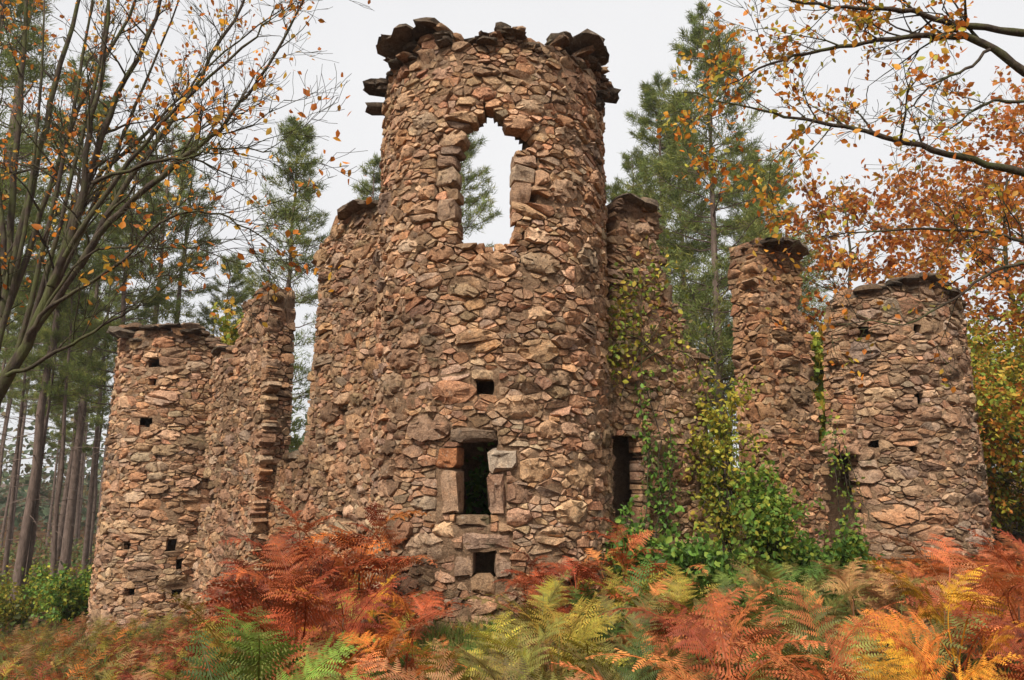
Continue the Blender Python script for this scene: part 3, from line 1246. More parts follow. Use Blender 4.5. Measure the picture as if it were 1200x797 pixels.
make_pine('full', 17.0, 0.28, 2.6, 41, 1.5, 10)
make_pine('dense', 17.0, 0.18, 3.6, 42, 1.8, 8)
make_pine('narrow', 16.0, 0.36, 1.9, 43, 1.7, 14)
make_pine('sparse', 17.0, 0.55, 1.6, 44, 1.3, 22)
make_pine('tall', 22.0, 0.42, 2.3, 45, 1.5, 40, 0.27)
make_pine('bare', 20.0, 0.52, 2.0, 46, 1.4, 44, 0.17)


def pine_px(key, px, ytop, Y, label, rot=0.0, group=None):
    """stands where a crown top at this place of the photograph would be, Y metres away"""
    p = at(px, ytop, Y)
    h = p.z - ground_z(p.x, Y) + 0.1
    return place_pine(key, p.x, Y, h, rot, label, group)


pine_px('dense', 818, 22, 20.5, 'tallest pine behind the ruin with its crown above the creeper covered wall', 0.4)
pine_px('full', 350, 146, 24, 'slender pine rising behind the gap in the left curtain wall', 1.0)
pine_px('narrow', 440, 192, 29, 'pine whose top peeps out just left of the middle tower', 2.0)
pine_px('full', 536, 100, 23, 'pine seen through the arched window of the middle tower', 0.6)
pine_px('narrow', 172, 158, 26, 'thin pine rising directly behind the top of the leftmost tower', 0.2)
pine_px('sparse', 205, 150, 29, 'bare stemmed pine behind the leftmost tower, right of a thin pine', 1.4)
pine_px('sparse', 228, 162, 31, 'pale thin pine stem behind the left tower, nearest the sky gap', 4.0)
pine_px('full', 268, 300, 30, 'low pine showing between the leftmost tower and the tapering pier', 3.0)
pine_px('full', 738, 178, 27, 'pine crown right behind the top of the creeper covered wall', 2.6)
pine_px('dense', 875, 175, 29, 'pine behind the tall narrow pier with dark cap stones', 5.1)
pine_px('narrow', 790, 120, 33, 'farther pine whose stem shows between creeper wall and narrow pier', 1.9)
pine_px('tall', 62, -150, 19.5, 'thick trunked pine standing left of the leftmost tower', 0.3)
pine_px('tall', 20, -90, 17.5, 'dark pine whose crown fills the upper left corner', 2.2)
pine_px('bare', 104, 60, 23, 'slim dark leaning pine stem between thick trunk and leftmost tower', 1.2)
pine_px('dense', 768, 96, 23.5, 'broad pine filling the sky left of the tallest pine behind the right wall', 2.2)
pine_px('full', 715, 215, 25, 'small pine peeping between the middle tower and the creeper covered wall', 3.2)
pine_px('dense', 905, 200, 26, 'broad pine behind the narrow pier beside the orange beech', 3.9)
FR = random.Random(77)
USED_P = set()


def pine_label(px, Y, key, where):
    kind = {'bare': 'bare stemmed pine', 'tall': 'high crowned pine', 'narrow': 'narrow pine', 'full': 'bushy pine', 'dense': 'dense pine', 'sparse': 'sparse pine'}[key]
    far = 'near' if Y < 32 else ('farther' if Y < 45 else 'distant')
    lb = '%s %s %s' % (far, kind, where)
    return lb


for i in range(30):
    px = FR.uniform(-60, 135)
    Y = FR.uniform(23, 60)
    p = at(px, 400, Y)
    key = FR.choice(('bare', 'tall', 'bare', 'sparse', 'bare'))
    wh = 'at the extreme left picture edge' if px < 20 else ('left of the thick trunked pine' if px < 50 else ('right of the thick trunked pine' if px < 95 else 'close beside the leftmost tower'))
    lb = pine_label(px, Y, key, wh)
    sl_ = 0.6 + 0.4 * math.sin(p.x * 3.7 + Y) ** 2
    lb = ('slender ' if sl_ < .72 else ('stout ' if sl_ > .9 else '')) + lb
    if lb in USED_P:
        continue
    USED_P.add(lb)
    place_pine(key, p.x, Y, FR.uniform(14, 21), FR.uniform(0, 6.3), lb, 'pines of the wood round the ruin')
for i in range(12):
    px = FR.choice((FR.uniform(700, 860), FR.uniform(960, 1300)))
    Y = FR.uniform(34, 60)
    p = at(px, 400, Y)
    key = FR.choice(('narrow', 'full', 'bare'))
    lb = pine_label(px, Y, key, 'behind the stepped creeper wall' if px < 790 else ('behind the narrow pier' if px < 990 else ('behind the rightmost tower' if px < 1150 else 'beyond the right picture edge beeches')))
    if lb in USED_P:
        continue
    USED_P.add(lb)
    place_pine(key, p.x, Y, FR.uniform(10, 14), FR.uniform(0, 6.3), lb, 'pines of the wood round the ruin')


class Wood:
    """a broadleaf's limbs, twigs and leaf places"""

    def __init__(self, seed):
        self.R = random.Random(seed)
        self.twigs = MB()
        self.leaf = []

    def limb(self, pts, r0, r1, wob=0.03):
        R = self.R
        out, rad = [], []
        n = len(pts)
        for i in range(n - 1):
            p0, p1, p2, p3 = pts[max(i - 1, 0)], pts[i], pts[i + 1], pts[min(i + 2, n - 1)]
            for q in range(4):
                t = q / 4
                out.append(0.5 * ((2 * p1) + (p2 - p0) * t + (2 * p0 - 5 * p1 + 4 * p2 - p3) * t * t + (3 * p1 - p0 - 3 * p2 + p3) * t ** 3)
                           + Vector((R.gauss(0, wob), R.gauss(0, wob), R.gauss(0, wob))))
        out.append(pts[-1])
        for i in range(len(out)):
            rad.append((r0 + (r1 - r0) * i / (len(out) - 1)) * R.uniform(.92, 1.08))
        return out, rad

    def twig(self, p, d, L, r, depth, leafy, spread=0.75):
        R = self.R
        n = 4 if depth else 3
        pts = [p]
        d = d.normalized()
        for i in range(n):
            d = (d + Vector((R.gauss(0, .16), R.gauss(0, .16), R.gauss(0, .13) + 0.03))).normalized()
            pts.append(pts[-1] + d * (L / n))
        self.twigs.tube(pts, [max(0.0022, r * (1 - .75 * i / n)) for i in range(n + 1)], 4 if r > 0.012 else 3, cap=False)
        if depth > 0:
            for k in range(R.randint(3, 5)):
                j = R.randint(1, n)
                a = Vector((R.gauss(0, 1), R.gauss(0, 1), R.gauss(0, .7)))
                a = (d + a.normalized() * spread).normalized()
                self.twig(pts[j], a, L * R.uniform(.4, .65), r * .5, depth - 1, leafy, spread)
        if depth <= 1:
            for q in pts[1:]:
                if R.random() < leafy:
                    for _ in range(R.randint(1, 3)):
                        self.leaf.append(q + Vector((R.gauss(0, .05), R.gauss(0, .05), R.gauss(0, .05))))

    def clothe(self, pts, rad, every, L, leafy, start=0.2, depth=2, up=0.25, ratio=.55):
        R = self.R
        n = len(pts)
        for i in range(int(n * start), n):
            if R.random() > every:
                continue
            d = (pts[min(i + 1, n - 1)] - pts[max(i - 1, 0)]).normalized()
            a = Vector((R.gauss(0, 1), R.gauss(0, .7), R.gauss(0, 1) + up)).normalized()
            self.twig(pts[i], (d * 0.9 + a * .8), L * R.uniform(.5, 1.2), max(.005, min(rad[i] * ratio, 0.022)), depth, leafy)


def pxpts(lst, Y0, dY=0.0):
    n = len(lst)
    return [at(a, b, Y0 + dY * i / max(1, n - 1)) for a, b in lst]


ORANGE = [(0.62, 0.22, 0.025), (0.55, 0.17, 0.02), (0.66, 0.30, 0.035), (0.45, 0.13, 0.02), (0.60, 0.36, 0.05)]
RUSTY = [(0.60, 0.21, 0.03), (0.48, 0.15, 0.025), (0.40, 0.11, 0.022), (0.55, 0.20, 0.03), (0.33, 0.10, 0.025), (0.50, 0.27, 0.05)]


def tree_with_limbs(name, label, limbs, seed, leaf_cols, leaf_size, base, bark, every, L, leafy, depth=2, wob=0.010, thin=1.0):
    """limbs: [(points, r0, r1, leafiness, start)]; the first is the trunk"""
    W = Wood(seed)
    th = empty(name, base, label, 'tree')
    for i, (pts, r0, r1, lf, st) in enumerate(limbs):
        p, r = W.limb(pts, r0 * thin, r1, wob)
        mb = MB()
        mb.tube(p, r, 8 if r0 > .03 else 6)
        o = mb.build('trunk' if i == 0 else 'limb', bark, th, origin=p[0])
        o.location = p[0] - base
        if lf is not None:
            W.clothe(p, r, every, L, lf * leafy, st, depth)
    o = W.twigs.build('twigs', bark, th, origin=base)
    o.location = (0, 0, 0)
    o['kind'] = 'stuff'
    if W.leaf:
        pos = np.array([tuple(q) for q in W.leaf])
        n = len(pos)
        lo = leaves('foliage', pos - np.array(base), NPR.uniform(.65, 1.25, n) * leaf_size, tint_mix(n, leaf_cols), M_LEAF, th)
        lo['kind'] = 'stuff'
    return th


# the leaning, almost leafless trees at the upper left
def left_trees():
    b = at(-60, 640, 6.4)
    b.z = ground_z(b.x, b.y)
    stem = [b] + pxpts([(-38, 540), (4, 452), (38, 388), (72, 302), (104, 205), (138, 112), (182, 22), (200, -60)], 6.4, 0.8)
    limbs = [(stem, 0.115, 0.014, 1.0, 0.45),
             (pxpts([(40, 386), (92, 312), (136, 236), (188, 160), (234, 90), (284, 4), (300, -40)], 6.6, .4), .058, .010, 1.0, .2),
             (pxpts([(92, 312), (128, 262), (190, 205), (240, 168), (268, 140), (300, 95), (345, 20), (360, -5)], 6.6, -.5), .045, .006, 1.0, .3),
             (pxpts([(72, 302), (112, 212), (158, 168), (205, 120), (262, 62), (335, 8)], 6.6, .6), .045, .006, 1.0, .3),
             (pxpts([(60, 336), (92, 246), (104, 160), (120, 80), (130, -20)], 6.7, .3), .06, .015, 1.0, .2),
             (pxpts([(14, 440), (60, 255), (92, 100), (112, -30)], 6.9, .5), .05, .012, 1.0, .3),
             (pxpts([(-10, 450), (38, 210), (52, 0)], 7.2, .4), .05, .012, 1.0, .3),
             (pxpts([(44, 382), (112, 232), (172, 92), (218, -25)], 6.8, .3), .042, .008, 1.0, .3),
             (pxpts([(28, 412), (86, 205), (122, 40), (130, -20)], 7.0, .3), .042, .010, 1.0, .3),
             (pxpts([(76, 300), (150, 190), (226, 108), (300, 42), (322, 10)], 6.6, -.3), .032, .005, 1.0, .3),
             (pxpts([(110, 215), (168, 192), (228, 182), (258, 174), (318, 177)], 6.5, -.6), .022, .004, .8, .2),
             (pxpts([(30, 400), (60, 360), (126, 321), (188, 262), (232, 248), (280, 262), (318, 287)], 6.3, -.6), .026, .004, .7, .3),
             (pxpts([(10, 440), (52, 420), (110, 388), (150, 362), (178, 352)], 6.2, -.4), .024, .004, .5, .3),
             (pxpts([(50, 370), (100, 300), (168, 290), (228, 292), (295, 312)], 6.4, -.3), .018, .003, .7, .3)]
    tree_with_limbs('bare_tree', 'leaning nearly leafless tree with mossy stems at the upper left edge', limbs, 51, ORANGE, 0.042, b, M_MBARK, 0.8, 0.7, 0.085, thin=.72)
    b2 = at(-120, 620, 8.6)
    b2.z = ground_z(b2.x, b2.y)
    limbs = [([b2] + pxpts([(-60, 500), (-12, 420), (12, 330), (34, 230), (60, 120), (84, 30), (110, -60)], 8.6, .5), .11, .022, 1.0, .4),
             (pxpts([(-12, 420), (30, 300), (66, 200), (100, 110), (150, 20), (170, -30)], 8.6, .4), .06, .015, 1.0, .3),
             (pxpts([(12, 330), (14, 230), (24, 120), (30, 10), (36, -60)], 8.7, .4), .07, .02, 1.0, .2),
             (pxpts([(-30, 455), (0, 380), (4, 280), (-8, 150), (0, 20)], 8.5, .4), .07, .02, 1.0, .2)]
    tree_with_limbs('bare_tree', 'second bare multi stemmed tree cut by the left picture edge', limbs, 52, ORANGE, 0.055, b2, M_MBARK, 0.7, 0.9, 0.13, thin=.75)


left_trees()


def right_trees():
    b = at(1345, 650, 6.6)
    b.z = ground_z(b.x, b.y)
    trunk = [b] + pxpts([(1340, 480), (1325, 300), (1315, 160), (1300, 20), (1290, -120)], 6.6, .3)
    limbs = [(trunk, .17, .07, None, 0),
             (pxpts([(1322, 262), (1260, 226), (1200, 203), (1140, 188), (1080, 172), (1035, 160), (990, 148), (930, 138), (880, 127), (800, 108)], 6.6, -.4), .045, .005, 1.0, .42),
             (pxpts([(1314, 150), (1250, 108), (1200, 86), (1150, 50), (1110, 42), (1060, 44), (1000, 52), (945, 62), (890, 80), (852, 100)], 6.6, -.6), .046, .005, 1.1, .3),
             (pxpts([(1305, 60), (1230, 42), (1170, 36), (1120, 28), (1070, 14), (1020, 8), (960, 6), (900, -6), (850, -20)], 6.5, -.5), .04, .005, 1.1, .25),
             (pxpts([(1160, 58), (1132, 82), (1095, 98), (1070, 122), (1050, 147)], 6.3, -.3), .016, .004, .5, .3),
             (pxpts([(1318, 215), (1240, 130), (1180, 118), (1150, 124), (1118, 148), (1100, 160)], 6.4, -.3), .022, .004, .5, .5),
             (pxpts([(1330, 360), (1260, 300), (1200, 282), (1150, 272), (1080, 268), (1010, 272), (950, 278)], 6.8, -.2), .026, .004, 1.0, .3),
             (pxpts([(1332, 390), (1262, 330), (1210, 308), (1165, 318), (1120, 348), (1060, 380), (1020, 374), (975, 390)], 6.7, -.2), .024, .003, .35, .3),
             (pxpts([(958, 142), (935, 160), (915, 178), (898, 195)], 6.4, -.1), .010, .003, 1.6, .2)]
    tree_with_limbs('maple_tree', 'near tree reaching in from the right with long mossy boughs and orange leaves', limbs, 61,
                    ORANGE + [(0.40, 0.36, 0.05)], 0.043, b, M_MBARK, 0.60, 0.62, 0.27, wob=0.009)


right_trees()


def crown_tree(name, label, x, y, h, cb, width, seed, cols, leaf_size, leafy, nl=15, r0=None, bark=None, group=None, mat=None, L=1.3, every=.5, depth=2):
    R = random.Random(seed)
    W = Wood(seed)
    base = Vector((x, y, ground_z(x, y) - .1))
    th = empty(name, base, label, 'tree', group)
    r0 = r0 or h * 0.012
    tp = [base + Vector((R.gauss(0, .03 * h * t), R.gauss(0, .02 * h * t), h * t)) for t in (0, .2, .4, .6, .8, .95)]
    p, r = W.limb(tp, r0, r0 * .15, 0.01)
    mb = MB()
    mb.tube(p, r, 8)
    for i in range(nl):
        t = cb + (0.95 - cb) * (i + R.random()) / nl
        k = min(len(p) - 2, int(t / .95 * (len(p) - 1)))
        a = i * 2.4 + R.uniform(-.5, .5)
        Lb = width * math.sqrt(max(0.08, 1 - ((t - cb) / (1 - cb)) ** 1.6)) * R.uniform(.65, 1.1)
        d = Vector((math.cos(a), math.sin(a), R.uniform(.15, .7)))
        bp = [p[k], p[k] + d * Lb * .35, p[k] + d * Lb * .7 + Vector((0, 0, R.uniform(-.1, .15) * Lb)), p[k] + d * Lb]
        q, rr = W.limb(bp, r[k] * .55, .008, 0.02)
        mb.tube(q, rr, 5, cap=False)
        W.clothe(q, rr, every, L, leafy, .2, depth)
    o = mb.build('trunk', bark or M_MBARK, th, origin=base)
    o.location = (0, 0, 0)
    o = W.twigs.build('twigs', bark or M_MBARK, th, origin=base)
    o.location = (0, 0, 0)
    o['kind'] = 'stuff'
    if W.leaf:
        pos = np.array([tuple(q) for q in W.leaf])
        n = len(pos)
        lo = leaves('crown', pos - np.array(base), NPR.uniform(.65, 1.25, n) * leaf_size, tint_mix(n, cols), mat or M_LEAF, th)
        lo['kind'] = 'stuff'
    return th


def tree_px(name, label, px, ytop, Y, cb, width, seed, cols, ls, leafy, **k):
    p = at(px, ytop, Y)
    return crown_tree(name, label, p.x, Y, p.z - ground_z(p.x, Y), cb, width, seed, cols, ls, leafy, **k)


tree_px('beech_tree', 'orange leaved beech rising behind the right side of the rightmost tower', 1160, 165, 16.5, .18, 2.6, 71, RUSTY, .085, .45, nl=22)
tree_px('beech_tree', 'rust coloured beech cut by the right picture edge', 1245, 100, 13.5, .10, 2.0, 72, RUSTY, .085, .5, nl=20)
tree_px('beech_tree', 'thin leaved orange beech between the narrow pier and rightmost tower', 985, 215, 19, .3, 2.0, 73, RUSTY + [(0.30, 0.15, 0.07)], .11, .28, nl=18)
tree_px('beech_tree', 'pale stemmed beech behind the rightmost tower', 1100, 225, 20, .3, 2.2, 74, RUSTY, .10, .38, nl=18)
YELGRN = [(0.24, 0.27, 0.03), (0.33, 0.30, 0.035), (0.16, 0.22, 0.03), (0.42, 0.30, 0.04)]
tree_px('young_tree', 'yellow green young tree behind the right flank of the rightmost tower', 1172, 425, 15, .02, 1.4, 75, YELGRN + [(.5, .3, .04)], .068, .9, nl=30, mat=M_GREEN)
tree_px('young_tree', 'olive young tree at the right picture edge under the beeches', 1215, 470, 13, .02, 1.6, 76, YELGRN + [(.5, .2, .03), (.45, .16, .03)], .062, .9, nl=28, mat=M_GREEN)
tree_px('young_tree', 'small yellow leaved tree behind the gap left of the rightmost tower', 972, 395, 15.5, .05, .8, 78, YELGRN, .10, .9, nl=20, mat=M_GREEN, L=.8)
tree_px('young_tree', 'yellow leaved sapling in the gap behind the tapering pier', 274, 375, 20, .2, .9, 79, YELGRN + [(.6, .4, .05)], .10, .8, nl=16, mat=M_GREEN, L=.8)
GREENS = [(0.09, 0.18, 0.028), (0.13, 0.24, 0.035), (0.07, 0.13, 0.022), (0.20, 0.27, 0.04)]


def bush(name, label, x, y, h, w, seed, cols, ls, n_stems=14, leafy=1.0, L=.5, z=None):
    R = random.Random(seed)
    W = Wood(seed)
    base = Vector((x, y, ground_z(x, y) if z is None else z))
    th = empty(name, base, label, 'bush')
    mb = MB()
    for i in range(n_stems):
        a = R.uniform(0, 2 * math.pi)
        e = Vector((math.cos(a) * w * R.uniform(.2, 1), math.sin(a) * w * R.uniform(.2, .8), h * R.uniform(.45, 1.0)))
        pts = [base + Vector((R.gauss(0, .1 * w), R.gauss(0, .1 * w), 0)), base + e * .5 + Vector((0, 0, .12 * h)), base + e]
        p, r = W.limb(pts, .014, .004, .015)
        mb.tube(p, r, 4, cap=False)
        W.clothe(p, r, .8, L, leafy, .15, 1)
    o = mb.build('stems', M_MBARK, th, origin=base)
    o.location = (0, 0, 0)
    pos = np.array([tuple(q) for q in W.leaf])
    n = len(pos)
    lo = leaves('foliage', pos - np.array(base), NPR.uniform(.65, 1.25, n) * ls, tint_mix(n, cols), M_GREEN, th)
    lo['kind'] = 'stuff'
    o = W.twigs.build('twigs', M_MBARK, th, origin=base)
    o.location = (0, 0, 0)
    o['kind'] = 'stuff'
    return th


bush('green_shrub', 'lush green broadleaf shrub in front of the narrow pier', 3.3, 9.05, 1.45, .33, 81, GREENS + YELGRN[:3] + [(.16, .25, .035), (.2, .26, .04)], .048, 20, .85, .30)
bush('green_shrub', 'taller yellowing shrub between the creeper wall and the narrow pier', 2.98, 9.75, 2.7, .38, 82, YELGRN + [(.4, .36, .05)], .05, 18, .75, .4)
bush('green_shrub', 'dark green shrub at the foot of the narrow pier, right of the lush shrub', 3.85, 9.4, .35, .2, 83, GREENS + [(.16, .25, .035)], .05, 9, .9, .3)
bush('green_shrub', 'small green bush below the dark gap beside the rightmost tower', 4.75, 10.2, .4, .2, 84, GREENS + YELGRN[:1], .055, 8, .9, .3)
bush('green_shrub', 'green bush sprouting in the dark doorway beside the middle tower', 1.42, 8.95, .8, .22, 85, GREENS, .06, 9, 1.0)
bush('green_shrub', 'green bush at the left foot of the leftmost tower', -10.3, 17.0, 1.25, 1.0, 86, GREENS + YELGRN[:2], .058, 26, 1.0)
bush('green_shrub', 'pale bush among the trunks at the far left edge', -14.0, 20.5, 1.3, 1.2, 87, YELGRN, .06, 18, .9)
bush('green_shrub', 'ivy bush growing inside the middle tower behind the slit window', -.1, 9.9, 1.9, .5, 88, GREENS, .07, 16, 1.0)
bush('green_shrub', 'low green bush among the ferns right of the creeper wall', 2.2, 8.2, .55, .4, 89, GREENS, .06, 10, 1.0)


def creeper(name, label, W_, spots, seed, cols, ls, dens, stems):
    """leaves and dry stems that hang on a wall's face; spots: (px, py, rx, ry, count)"""
    R = random.Random(seed)
    pos = []
    for px, py, rx, ry, cnt in spots:
        for _ in range(int(cnt * dens)):
            s, z = W_.hit(px + R.gauss(0, rx * .5), py + R.gauss(0, ry * .5))
            pos.append(W_.P(s, z, R.uniform(.04, .22)))
    base = sum(pos, Vector((0, 0, 0))) / len(pos)
    th = empty(name, base, label, 'creeper')
    mb = MB()
    for st in stems:
        pts = []
        for px, py in st:
            s, z = W_.hit(px, py)
            pts.append(W_.P(s, z, R.uniform(.07, .16)))
        q = Wood(seed)
        p, r = q.limb(pts, .012, .004, .02)
        mb.tube(p, r, 4, cap=False)
    for _ in range(60):
        p = R.choice(pos)
        e = p + W_.d * R.uniform(-.35, .35) + W_.n * R.uniform(0, .12) + Vector((0, 0, R.uniform(-.3, .3)))
        mb.tube([p, p.lerp(e, .5) + Vector((0, 0, R.uniform(-.05, .08))), e], [.004, .0035, .002], 3, cap=False)
    o = mb.build('stems', M_MBARK, th, origin=base)
    o.location = (0, 0, 0)
    n = len(pos)
    lo = leaves('foliage', np.array([tuple(q) for q in pos]) - np.array(base), NPR.uniform(.6, 1.2, n) * ls, tint_mix(n, cols), M_GREEN, th)
    lo['kind'] = 'stuff'


creeper('creeper', 'yellow green creeper climbing the stepped wall right of the middle tower', WR,
        [(722, 380, 26, 50, 190), (745, 345, 40, 40, 130), (716, 420, 14, 40, 90), (770, 400, 60, 50, 130), (800, 425, 40, 40, 70), (765, 310, 20, 30, 40)],
        91, YELGRN + [(0.12, 0.15, 0.03), (0.2, 0.16, 0.06)], .055, 1.0,
        [[(760, 640), (768, 540), (750, 450), (745, 370), (750, 320)], [(720, 470), (745, 410), (775, 370), (790, 345)], [(740, 430), (780, 410), (815, 430), (822, 470)],
         [(712, 400), (735, 395), (770, 420), (800, 440)]])
creeper('ivy', 'dark green ivy strands hanging down the wall beside the dark doorway', WR,
        [(746, 470, 8, 40, 60), (752, 520, 8, 30, 60), (775, 560, 12, 40, 110), (770, 605, 14, 30, 90), (757, 570, 8, 30, 70), (745, 620, 12, 20, 50), (780, 520, 8, 30, 40)],
        92, GREENS, .05, 1.0, [[(748, 640), (752, 560), (746, 470), (742, 440)], [(772, 640), (778, 560), (776, 500), (770, 450)]])
creeper('creeper', 'thin creeper with a few leaves hanging in the gap beside the rightmost tower', WR,
        [(975, 540, 14, 30, 50), (985, 590, 14, 40, 60), (965, 500, 10, 40, 40)], 93, YELGRN + GREENS, .055, 1.0,
        [[(975, 520), (985, 570), (996, 620)], [(970, 530), (972, 580), (985, 640)], [(982, 525), (1000, 580), (1010, 610)]])


# ------------------------------------------------------------------ the far wood and the undergrowth (masses)
def far_wood():
    n = 42000
    ang = NPR.uniform(-1.0, 1.0, n)
    Y = NPR.uniform(62, 105, n)
    x = np.tan(ang) * Y * 0.9
    z = -5 + 15 * NPR.beta(1.1, 1.7, n) * (0.75 + 0.25 * np.sin(x * .21) + .15 * np.sin(x * .73))
    pos = np.stack([x, Y, z], 1)
    o = leaves('far_wood', pos, NPR.uniform(.3, .65, n), tint_mix(n, [(0.09, 0.12, 0.06), (0.12, 0.13, 0.06), (0.07, 0.10, 0.05), (.16, .12, .05)], .3), M_NEEDLE)
    tag(o, 'far green wood seen between the trunks behind the ruin', None, None, 'stuff')
    n = 16000
    x = NPR.uniform(-34, -9, n)
    Y = NPR.uniform(19, 50, n)
    z = np.array([ground_z(a, b) for a, b in zip(x, Y)]) + NPR.beta(1, 2.2, n) * 1.6
    o = leaves('undergrowth', np.stack([x, Y, z], 1), NPR.uniform(.07, .16, n), tint_mix(n, [(0.10, 0.14, 0.04), (0.15, 0.16, 0.04), (0.09, 0.10, 0.035), (.2, .11, .04)], .3), M_GREEN)
    tag(o, 'green undergrowth among the trunks of the left wood', None, None, 'stuff')


far_wood()

# ------------------------------------------------------------------ bracken
FC = {'rust': (0.42, 0.095, 0.03), 'dark': (0.30, 0.065, 0.025), 'salmon': (0.66, 0.22, 0.07), 'orange': (0.68, 0.21, 0.035), 'tan': (0.45, 0.23, 0.09),
      'olive': (0.24, 0.20, 0.05), 'yellow': (0.42, 0.33, 0.045), 'lime': (0.20, 0.27, 0.045), 'green': (0.105, 0.18, 0.03), 'gold': (0.70, 0.34, 0.03)}


def frond_mesh(seed, dry, lod):
    """one bracken frond of unit length: stalk, leaflets and their lobes"""
    R = random.Random(seed)
    vs, fs, tc = [], [], []
    npair = 18 if lod == 0 else 15
    th0, th1 = math.radians(R.uniform(8, 22)), math.radians(R.uniform(90, 140) if dry else R.uniform(70, 108))
    steps = 26
    P, D = [Vector((0, 0, 0))], []
    twist = R.uniform(-.25, .25)
    for i in range(steps):
        t = i / steps
        a = th0 + (th1 - th0) * (max(0, t - .18) / .82) ** 1.1
        d = Vector((math.sin(a), twist * t * .5, math.cos(a))).normalized()
        D.append(d)
        P.append(P[-1] + d / steps)
    D.append(D[-1])

    def quad(a, b, c, d, col):
        k = len(vs)
        vs.extend((a, b, c, d))
        fs.append((k, k + 1, k + 2, k + 3))
        tc.append(col)
    # stalk: a three sided tube
    for i in range(steps):
        r0, r1 = .0075 * (1 - .85 * i / steps), .0075 * (1 - .85 * (i + 1) / steps)
        for k in range(3):
            a0, a1 = k * 2.094, (k + 1) * 2.094
            n = D[i].cross(Vector((0, 1, 0)))
            o = Vector((0, 1, 0))
            quad(P[i] + o * r0 * math.cos(a0) + n * r0 * math.sin(a0), P[i] + o * r0 * math.cos(a1) + n * r0 * math.sin(a1),
                 P[i + 1] + o * r1 * math.cos(a1) + n * r1 * math.sin(a1), P[i + 1] + o * r1 * math.cos(a0) + n * r1 * math.sin(a0), (.75, .62, .5))
    for j in range(npair):
        u = j / (npair - 1)
        t = 0.42 + 0.57 * (u ** .92)
        k = min(steps - 1, int(t * steps))
        c = P[k].lerp(P[k + 1], t * steps - k)
        d = D[k]
        up = d.cross(Vector((0, 1, 0)))
        if up.z < 0:
            up = -up
        Lp = (0.235 * (1 - u) ** .85 + 0.014) * (0.72 if j == 0 else 1)
        for side in (-1, 1):
            lp = Lp * R.uniform(.85, 1.1)
            fw = R.uniform(.30, .55)
            if R.random() < (.10 if dry else .04):
                continue
            pd = (Vector((0, side, 0)) + d * fw + up * R.uniform(-.25, .35)).normalized()
            sag = R.uniform(.15, .6) if not dry else R.uniform(.3, 1.3)
            cur = R.uniform(-.15, .35)
            m = max(3, int(lp * (66 if lod == 0 else 40)))
            q0 = c
            col0 = R.uniform(.6, 1.2)
            tipb = R.uniform(.7, 1.1)
            for i in range(m):
                w = (i + .5) / m
                dd = (pd + Vector((0, 0, -sag * w * w * .8)) + d * (cur * w)).normalized()
                q1 = q0 + dd * (lp / m)
                ll = (lp * 0.095 + .006) * (1 - w ** 1.6) + .0035
                nrm = dd.cross(d)
                if nrm.length < .05:
                    nrm = up.copy()
                nrm.normalize()
                if nrm.z < 0:
                    nrm = -nrm
                lat = nrm.cross(dd).normalized()
                wd = lp / m * (0.36 if lod == 0 else .42)
                col = col0 * (1 - w) + col0 * tipb * w
                for sg in (-1, 1):
                    l2 = ll * R.uniform(.8, 1.15)
                    tip = q0.lerp(q1, .5) + lat * (sg * l2) + dd * (l2 * .35) - nrm * (l2 * R.uniform(-.05, .45 if dry else .22))
                    mid = q0.lerp(q1, .5)
                    base = len(vs)
                    vs.extend((mid - dd * wd, mid + dd * wd, tip + dd * wd * .35, tip - dd * wd * .35))
                    fs.append((base, base + 1, base + 2, base + 3))
                    tc.append((col * R.uniform(.9, 1.1), col * R.uniform(.88, 1.08), col))
                q0 = q1
    return np.array([tuple(v) for v in vs]), np.array(fs), np.array(tc)


_st = MB()
_st.tube([Vector((0, 0, -.03)), Vector((.01, 0, .3)), Vector((-.01, .01, .7)), Vector((0, 0, 1.0))], [.009, .008, .006, .003], 5)
STEM_MESH = _st.mesh('stem', M_FERN)
FR_MESH = {}
for lod in (0, 1):
    for dry in (0, 1):
        for k in range(4):
            v, f, t = frond_mesh(500 + lod * 100 + dry * 10 + k, dry, lod)
            FR_MESH[(lod, dry, k)] = np_mesh('frond', v, f, t, M_FERN)

